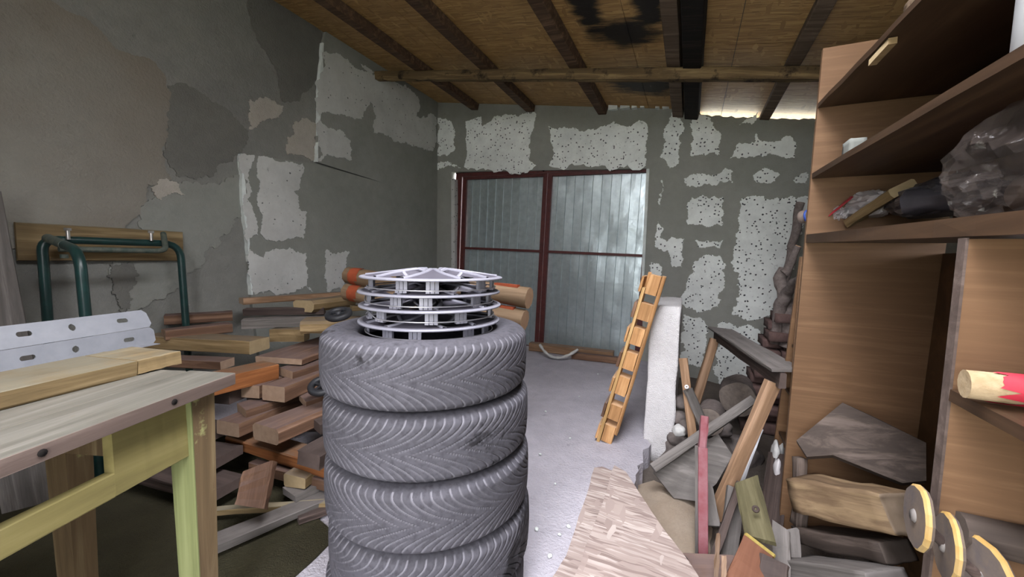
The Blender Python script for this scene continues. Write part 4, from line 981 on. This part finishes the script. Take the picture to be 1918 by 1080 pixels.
root = empty('laminate_board', Matrix.Translation(dep(1390, 1100, 1.30)), 'brown laminate board with a yellow chipboard edge', 'board'); og = root.location.copy()
a = dep(1386, 1110, 1.25); b = dep(1421, 1024, 1.36); wpl('panel', a, b, .10, .018, 'veneer_brown', (-.1, -1, .35), root, og, 1); d = (b - a).normalized(); wpl('raw_edge', b, b + d * .012, .10, .018, 'yellow_edge', (-.1, -1, .35), root, og, 2, j=.001)
lean('thin_stick', 'taller of two thin reddish sticks at the picture bottom', (1341, 1110), 1.20, (1346, 1000), 1.36, .012, .010, 'pine', (0, -1, .2), 9, 'stick')
lean('thin_stick', 'shorter of two thin reddish sticks at the picture bottom', (1356, 1110), 1.20, (1357, 1042), 1.30, .013, .010, 'pine', (0, -1, .2), 10, 'stick')
lean('weathered_plank', 'weathered plank end lying flat at the bottom right of the sawdust', (1282, 1078), 1.42, (1395, 1085), 1.40, .16, .03, 'lumber', (0, -.3, 1), 11, 'plank')
pts = [dep(x, y, D) for x, y, D in ((1258, 1030, 1.45), (1272, 1036, 1.44), (1284, 1047, 1.43), (1290, 1062, 1.42))]
tag(MB().tube(pts, .009, 8).build('rubber_hose', M['black_plastic']), 'short black hose end on the earth below the sawdust', 'hose')
lean('split_board', 'grey split board standing in front of the shelf side', (1462, 1095), 1.38, (1462, 985), 1.52, .055, .02, 'lumber_grey', (-.3, -1, .2), 12, 'board', 0, (0, .03))
lean('split_board', 'second split board with a yellow torn edge beside the shelf side', (1490, 1095), 1.40, (1482, 992), 1.55, .05, .02, 'lumber_grey', (-.3, -1, .2), 13, 'board', 0, (0, -.02))
lean('grey_board', 'dark grey board corner at the bottom under the split boards', (1440, 1120), 1.25, (1450, 1050), 1.32, .08, .03, 'lumber_dark', (-.2, -1, .2), 14)

# ------------------------------------------------------------------ shelf unit along the right wall
XF, XB, GZ = .43, .855, -.115
O = Vector((XF, 1.0, GZ))
unit = empty('shelf_unit', Matrix.Translation(O), 'tall oak-veneer shelf unit along the right side', 'shelves')
def ub(name, lo, hi, mat, parent=unit, M_=None, seed=0):
    lo = Vector(lo) - O; hi = Vector(hi) - O; s = hi - lo; mb = MB().box(lo, hi)
    return mb.build(name, M[mat], parent)
lp = [(2.035, GZ), (2.055, GZ), (1.945, 1.955), (1.925, 1.955)]
MB().prism([[(y - O.y, z - O.z) for y, z in lp]], lambda u, v, w_: Vector((w_, u, v)), XB - XF).build('side_panel', M['veneer'], unit)
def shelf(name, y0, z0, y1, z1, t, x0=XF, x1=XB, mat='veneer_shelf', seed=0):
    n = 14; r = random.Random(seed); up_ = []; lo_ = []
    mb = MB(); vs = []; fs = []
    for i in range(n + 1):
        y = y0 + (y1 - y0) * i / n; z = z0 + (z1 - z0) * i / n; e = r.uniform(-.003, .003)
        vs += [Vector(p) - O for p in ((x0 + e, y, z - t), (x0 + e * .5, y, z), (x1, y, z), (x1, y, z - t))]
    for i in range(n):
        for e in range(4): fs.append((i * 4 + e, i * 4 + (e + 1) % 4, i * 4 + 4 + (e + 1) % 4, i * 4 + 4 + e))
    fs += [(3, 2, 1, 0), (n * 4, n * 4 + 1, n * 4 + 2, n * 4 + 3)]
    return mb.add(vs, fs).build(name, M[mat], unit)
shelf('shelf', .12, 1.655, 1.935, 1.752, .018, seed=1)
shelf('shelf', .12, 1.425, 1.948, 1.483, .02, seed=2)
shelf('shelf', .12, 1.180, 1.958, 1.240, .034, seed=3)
ub('back_panel', (XB - .006, .12, GZ), (XB, 2.03, 1.168), 'back_board'); ub('back_panel', (XB - .006, .12, 1.24), (XB, 1.93, 1.955), 'back_board')
ub('divider_panel', (XF + .002, .930, GZ), (XB - .006, .950, 1.168), 'veneer')
ub('divider_edge', (XF - .002, .929, GZ), (XF + .002, .951, 1.17), 'table_edge')
shelf('ledge_shelf', .12, .895, .929, .905, .02, seed=4); shelf('lower_shelf', .12, .50, .929, .50, .02, seed=5)
ub('end_panel', (XF, .10, GZ), (XB, .12, 1.955), 'veneer')
ub('shelf_batten', (XF + .004, 1.34, 1.684), (XF + .022, 1.46, 1.70), 'lumber_pale')
# narrow bookcase behind, sagging against the shelf unit
O2 = Vector((.437, 2.06, GZ)); bc = empty('narrow_bookcase', Matrix.Translation(O2), 'narrow sagging bookcase behind the oak shelf unit', 'bookcase')
def bcp(name, poly, x0, x1, mat): return MB().prism([[(y - O2.y, z - O2.z) for y, z in poly]], lambda u, v, w_: Vector((x0 - O2.x + w_, u, v)), x1 - x0).build(name, M[mat], bc)
bcp('side_panel', [(2.36, GZ), (2.378, GZ), (2.075, 1.15), (2.058, 1.15)], .437, .80, 'veneer')
bcp('side_panel', [(2.058, GZ), (2.068, GZ), (2.055, 1.15), (2.045, 1.15)], .437, .80, 'veneer')
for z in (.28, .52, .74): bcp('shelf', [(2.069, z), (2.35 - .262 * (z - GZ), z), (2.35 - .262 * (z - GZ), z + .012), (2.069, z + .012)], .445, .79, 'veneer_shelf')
bcp('back_panel', [(2.07, GZ), (2.36, GZ), (2.07, 1.1)], .80, .806, 'back_board')
for i, (x, y, D, s, mt) in enumerate(((1452, 850, 1.93, .05, 'paper'), (1462, 838, 1.97, .045, 'paper'), (1455, 880, 1.88, .045, 'white_film'))):
    c = dep(x, y, D); o = rock('crumpled_paper', c, s, mt, ['crumpled grey paper stuffed in the narrow bookcase', 'upper crumpled paper in the narrow bookcase', 'pointed white paper hanging out of the narrow bookcase'][i], 'paper', 20 + i, 'papers in the bookcase', (.35, .7, 1.4))

# firewood and slabs piled in the lower shelf bay
def chunk(name, label, A, DA, B, DB, w_, h, mat, seed, up=(0, 0, 1), amp=.018, cat='log', bump_=6):
    a = dep(*A, DA); b = dep(*B, DB); d = b - a
    mb = lumpy_box((0, -w_ / 2, 0), (d.length, w_ / 2, h), (8, 8, 8), amp, seed, bump_)
    o = mb.build(name, M[mat]); o.matrix_local = frame(a, d, Vector(up)); return tag(o, label, cat)
# dark flat slab
pp = [dep(x, y, d) for x, y, d in ((1492, 826, 1.60), (1578, 750, 1.56), (1640, 778, 1.48), (1735, 828, 1.38), (1735, 900, 1.33), (1690, 905, 1.36), (1600, 868, 1.45), (1560, 852, 1.50), (1512, 858, 1.56))]
nn = Vector((-.25, -.72, .65)).normalized(); cc_ = sum(pp, Vector()) / len(pp); pp = [p - nn * (p - cc_).dot(nn) * .5 for p in pp]
m = len(pp); cen = cc_.copy(); vs = [p - cen for p in pp] + [p - cen - nn * .03 for p in pp]
o = MB().add(vs, [tuple(range(m)), tuple(reversed(range(m, 2 * m)))] + [(i, (i + 1) % m, m + (i + 1) % m, m + i) for i in range(m)]).build('flat_slab', M['log_dark']); o.location = cen; tag(o, 'dark flat slab of wood on top of the pile in the shelf bay', 'slab')
chunk('split_log', 'split log with pale grain lying under the dark slab', (1514, 955), 1.54, (1705, 1005), 1.20, .13, .125, 'log_split', 5, amp=.016)
chunk('bark_slab', 'thin bark slab standing at the end of the split log', (1506, 985), 1.55, (1510, 858), 1.60, .04, .04, 'log_dark', 6, up=(-1, -.3, 0), amp=.012, cat='bark')
chunk('split_log', 'dark log between the split log and the bottom board', (1520, 1018), 1.55, (1690, 1055), 1.24, .14, .06, 'log_dark', 7, amp=.012)
chunk('old_board', 'grey board with a dark top edge at the bottom of the shelf bay', (1512, 1105), 1.42, (1690, 1145), 1.12, .15, .10, 'lumber_grey', 8, amp=.006, cat='board', bump_=4)

# octagonal wooden plates on a slanting rod, a dark pole and the red-painted pole
dv = Vector((.045, .016, -.049)).normalized()
c1_, c3_ = dep(1713, 965, .65), dep(1832, 1078, .64)
tag(MB().tube([c1_ + (c3_ - c1_) * .06, c3_ + (c3_ - c1_) * .9], .008, 8).build('slanting_rod', M['lumber_dark']), 'slanting dark rod carrying the three octagonal plates', 'rod')
for k, (x, y, D, R, az, lab) in enumerate(((1712, 965, .65, .056, 6, 'highest of three octagonal wooden plates with yellow edges'), (1766, 1021, .645, .060, 10, 'middle of three octagonal wooden plates with yellow edges'), (1832, 1078, .64, .066, -12, 'lowest of three octagonal wooden plates, cut by the picture bottom'))):
    c = dep(x, y, D); a = math.radians(az); ax_ = Vector((math.cos(a), -math.sin(-a) if False else math.sin(-a), -.12)); Mx = frame(c, Vector((0, 0, 1)), -ax_)
    root = empty('octagonal_plate', Mx, lab, 'wooden plate', 'octagonal plates')
    n = 8; rr = random.Random(k + 3); rad = [R * rr.uniform(.93, 1.05) for _ in range(n)]
    ring = lambda s, z: [(rad[j] * s * math.cos(2 * PI * (j + .5) / n), rad[j] * s * math.sin(2 * PI * (j + .5) / n), z) for j in range(n)]
    bev_ = lambda pts: [p for j in range(n) for p in (tuple(Vector(pts[j]).lerp(Vector(pts[(j - 1) % n]), .22)), tuple(Vector(pts[j]).lerp(Vector(pts[(j + 1) % n]), .22)))]
    q = 2 * n; f0 = bev_(ring(.93, 0)); f1 = bev_(ring(1, -.003)); f2 = bev_(ring(1, -.007)); f3 = bev_(ring(.95, -.011))
    MB().add(f0, [tuple(range(q))]).build('end_face', M['cap_dark'], root)
    MB().add(f0 + f1 + f2, [(i, (i + 1) % q, q + (i + 1) % q, q + i) for i in range(q)] + [(q + i, q + (i + 1) % q, 2 * q + (i + 1) % q, 2 * q + i) for i in range(q)]).build('edge_band', M['cap_rim'], root)
    MB().add(f2 + f3, [(i, (i + 1) % q, q + (i + 1) % q, q + i) for i in range(q)] + [tuple(reversed(range(q, 2 * q)))]).build('rear_face', M['cap_dark'], root)
    MB().lathe([(0, .004), (.008, .004), (.011, 0), (.011, -.002)], 14).build('hub', M['lumber_grey'], root)
def pole(name, label, A, DA, d, Ln, R, mat, n=12):
    a = dep(*A, DA); root = empty(name, frame(a, Vector(d)), label, 'pole'); return root
a = dep(1795, 990, .68); o = MB().tube([(0, 0, 0), (.10, .003, 0), (.36, 0, .004)], [.030, .032, .030], 10).build('dark_pole', M['log_dark']); o.matrix_local = frame(a, Vector((1, -.05, -.02))); tag(o, 'dark round pole lying behind the octagonal plates', 'pole')
root = empty('red_pole', frame(dep(1806, 718, .62), Vector((1, -.10, .01))), 'round pole with chipped crimson paint on the ledge shelf', 'pole')
Rp = .0235
MB().tube([(.0, 0, 0), (.07, 0, 0)], [Rp * .96, Rp], 16).build('bare_end', M['chipped'], root)
vs = []; fs = []; nn_ = 32; rr = random.Random(4)
for i in range(5):
    for j in range(nn_):
        x0 = .018 + .030 * abs(noise.noise(Vector((math.cos(2 * PI * j / nn_) * 2.5, math.sin(2 * PI * j / nn_) * 2.5, 5)))) * 2 + rr.uniform(0, .008)
        x = x0 + (.33 - x0) * i / 4; a = 2 * PI * j / nn_; vs.append((x, (Rp + .0012) * math.cos(a), (Rp + .0012) * math.sin(a)))
for i in range(4):
    for j in range(nn_): fs.append((i * nn_ + j, i * nn_ + (j + 1) % nn_, (i + 1) * nn_ + (j + 1) % nn_, (i + 1) * nn_ + j))
MB().add(vs, fs, True).build('paint_coat', M['red_bright'], root)

# ------------------------------------------------------------------ things on the shelves
def blob(name, c, rx, ry, rz, mat, label, cat, seed, crumple=.25, sub=5, Mrot=None, fr=2.2, flat=None, facets=False):
    bm = bmesh.new(); bmesh.ops.create_icosphere(bm, subdivisions=sub, radius=1)
    for v in bm.verts:
        q = v.co * fr + Vector((seed * 2.7, 0, 0)); k = 0
        for e, am in ((1, 1), (2.1, .5), (4.3, .22)): k += am * (1 - 2 * abs(noise.noise(q * e)))
        v.co *= 1 + crumple * (k - .9) * .5
        v.co = Vector((v.co.x * rx, v.co.y * ry, v.co.z * rz))
        if flat is not None and v.co.z < -flat: v.co.z = -flat
    mb = MB(); mb.add([v.co.copy() for v in bm.verts], [[v.index for v in f.verts] for f in bm.faces], not facets); bm.free()
    o = mb.build(name, M[mat]); o.matrix_local = Matrix.Translation(c) @ (Mrot or Matrix.Identity(4)); return tag(o, label, cat)
RZ = lambda a: Matrix.Rotation(a, 4, 'Z')
blob('clear_plastic_bag', Vector((.56, 1.00, 1.30)), .115, .16, .115, 'clear', 'crumpled clear plastic bag at the near end of the middle shelf', 'plastic bag', 2, .42, 4, None, 2.0, .095, True)
o = MB().lathe([(0, -.11), (.034, -.11), (.040, -.10), (.040, .03), (.030, .06), (.014, .075), (.014, .10), (0, .10)], 24).build('plastic_bottle', M['bottle']); o.matrix_local = Matrix.Translation((.57, .99, 1.262)) @ RZ(-.2) @ Matrix.Rotation(PI / 2, 4, 'X'); tag(o, 'brownish plastic bottle seen inside the clear bag', 'bottle')
blob('black_plastic_bag', dep(1715, 372, 1.18) + Vector((.06, .0, -.002)), .085, .20, .060, 'black_bag', 'black plastic bag slumped on the middle shelf', 'plastic bag', 4, .35, 4, RZ(.1), 2.2, .05, True)
# open mouth of the black bag
vs = []; fs = []; n = 26; c = dep(1745, 362, 1.10)
for i in range(5):
    for j in range(n):
        a = 2 * PI * j / n; rr_ = (.052, .05, .047, .05, .056)[i] * (1 + .18 * noise.noise(Vector((math.cos(a) * 2, math.sin(a) * 2, i * .5))))
        vs.append((rr_ * math.cos(a) * .8, -.05 + .03 * i, rr_ * math.sin(a) * .72))
for i in range(4):
    for j in range(n): fs.append((i * n + j, i * n + (j + 1) % n, (i + 1) * n + (j + 1) % n, (i + 1) * n + j))
o = MB().add(vs, fs, True).build('grey_plastic_sleeve', M['black_bag'], recalc=True); o.matrix_local = Matrix.Translation(c + Vector((.02, 0, -.015))) @ RZ(.5); tag(o, 'open grey plastic sleeve between the black bag and the clear bag', 'plastic bag')
lean('wood_offcut', 'grey-brown wood offcut lying between the bags on the middle shelf', (1602, 410), 1.50, (1692, 352), 1.24, .08, .03, 'lumber_pale', (-.4, -.2, .9), 31, 'offcut')
blob('white_plastic_bag', dep(1590, 396, 1.56) + Vector((.035, .02, .01)), .06, .22, .062, 'white_film', 'crumpled whitish bag at the far end of the middle shelf', 'plastic bag', 7, .4, 4, RZ(.05), 2.4, .04, True)
blob('white_wrapper', dep(1548, 405, 1.62) + Vector((.02, 0, .004)), .035, .11, .04, 'white_film', 'whitish wrapper with a red end beside the bottle on the middle shelf', 'wrapper', 12, .4, 4, RZ(.05), 2.4, .03, True)
lean('red_wrapper', 'red wrapper lying on the whitish bag', (1553, 404), 1.57, (1596, 370), 1.44, .03, .007, 'red_bright', (-.5, -.4, .8), 55, 'wrapper', 0, (.03, -.02))
a = dep(1500, 407, 1.86); root = empty('plastic_bottle', frame(a, dep(1585, 392, 1.68) - a), 'grey-brown bottle with a blue neck ring pointing at the wall', 'bottle')
R90 = Matrix.Rotation(PI / 2, 4, 'Y')
MB().lathe([(0, 0), (.028, 0), (.031, .006), (.031, .022), (.026, .03), (.030, .05), (.044, .09), (.046, .20), (.040, .215), (0, .215)], 24, M=R90).build('body', M['bottle'], root)
MB().lathe([(.027, .031), (.0315, .032), (.0315, .040), (.027, .041)], 24, M=R90, closed=True).build('neck_ring', M['blue'], root)
for k, (A, DA, B, DB) in enumerate((((1515, 420), 1.80, (1560, 410), 1.70), ((1518, 428), 1.80, (1560, 424), 1.70))):
    lean('paper_strip', ['upper white paper strip hanging over the far end of the middle shelf', 'lower white paper strip at the far end of the middle shelf'][k], A, DA, B, DB, .02, .006, 'white_film', (-.4, -.2, .9), 40 + k, 'paper')
root = empty('white_canister', Matrix.Translation((.545, .96, 1.455)), 'white plastic canister on the upper shelf at the right edge', 'canister')
MB().lathe([(0, 0), (.062, 0), (.068, .008), (.068, .15), (.060, .18), (.030, .205), (.022, .21), (.022, .235), (0, .235)], 32).build('body', M['cream_jug'], root); MB().lathe([(.0, .236), (.026, .236), (.026, .262), (0, .264)], 20).build('cap', M['white_plastic'], root)
p = dep(1702, 226, 1.22); o = lumpy_box((-.02, -.035, -.03), (.02, .035, .03), (3, 3, 3), .004, 3, 12).build('white_block', M['stone_pale']); o.location = (.475, p.y, 1.498); tag(o, 'small whitish block standing on the upper shelf', 'block')
blob('fibre_roll', dep(1690, 6, 1.5) + Vector((.05, .02, 0)), .03, .06, .028, 'pine', 'frayed fibre roll tucked above the top shelf', 'roll', 9, .3, 4)

# plaster crumbs fallen on the slab
cr = None
for i, (x, y) in enumerate(((1094, 948), (1103, 958), (1040, 905), (1068, 820), (1022, 770), (1085, 742), (1120, 700), (1012, 850), (1048, 1000), (1030, 1040), (1065, 985), (1150, 760), (1005, 990))):
    p = onz(x, y, .006)
    if cr is None: cr = rock('plaster_crumb', p, .008, 'foam_edge', 'small white plaster crumb on the concrete floor', 'crumb', 3, 'plaster crumbs on the slab', (1.2, 1, .7)); cr.data.name = 'plaster_crumb'
    else:
        c = cr.copy(); COL.objects.link(c); c.location = p; k = random.uniform(.5, 1.1); c.scale = (k, k, k); c.rotation_euler = (0, 0, random.uniform(0, 6))
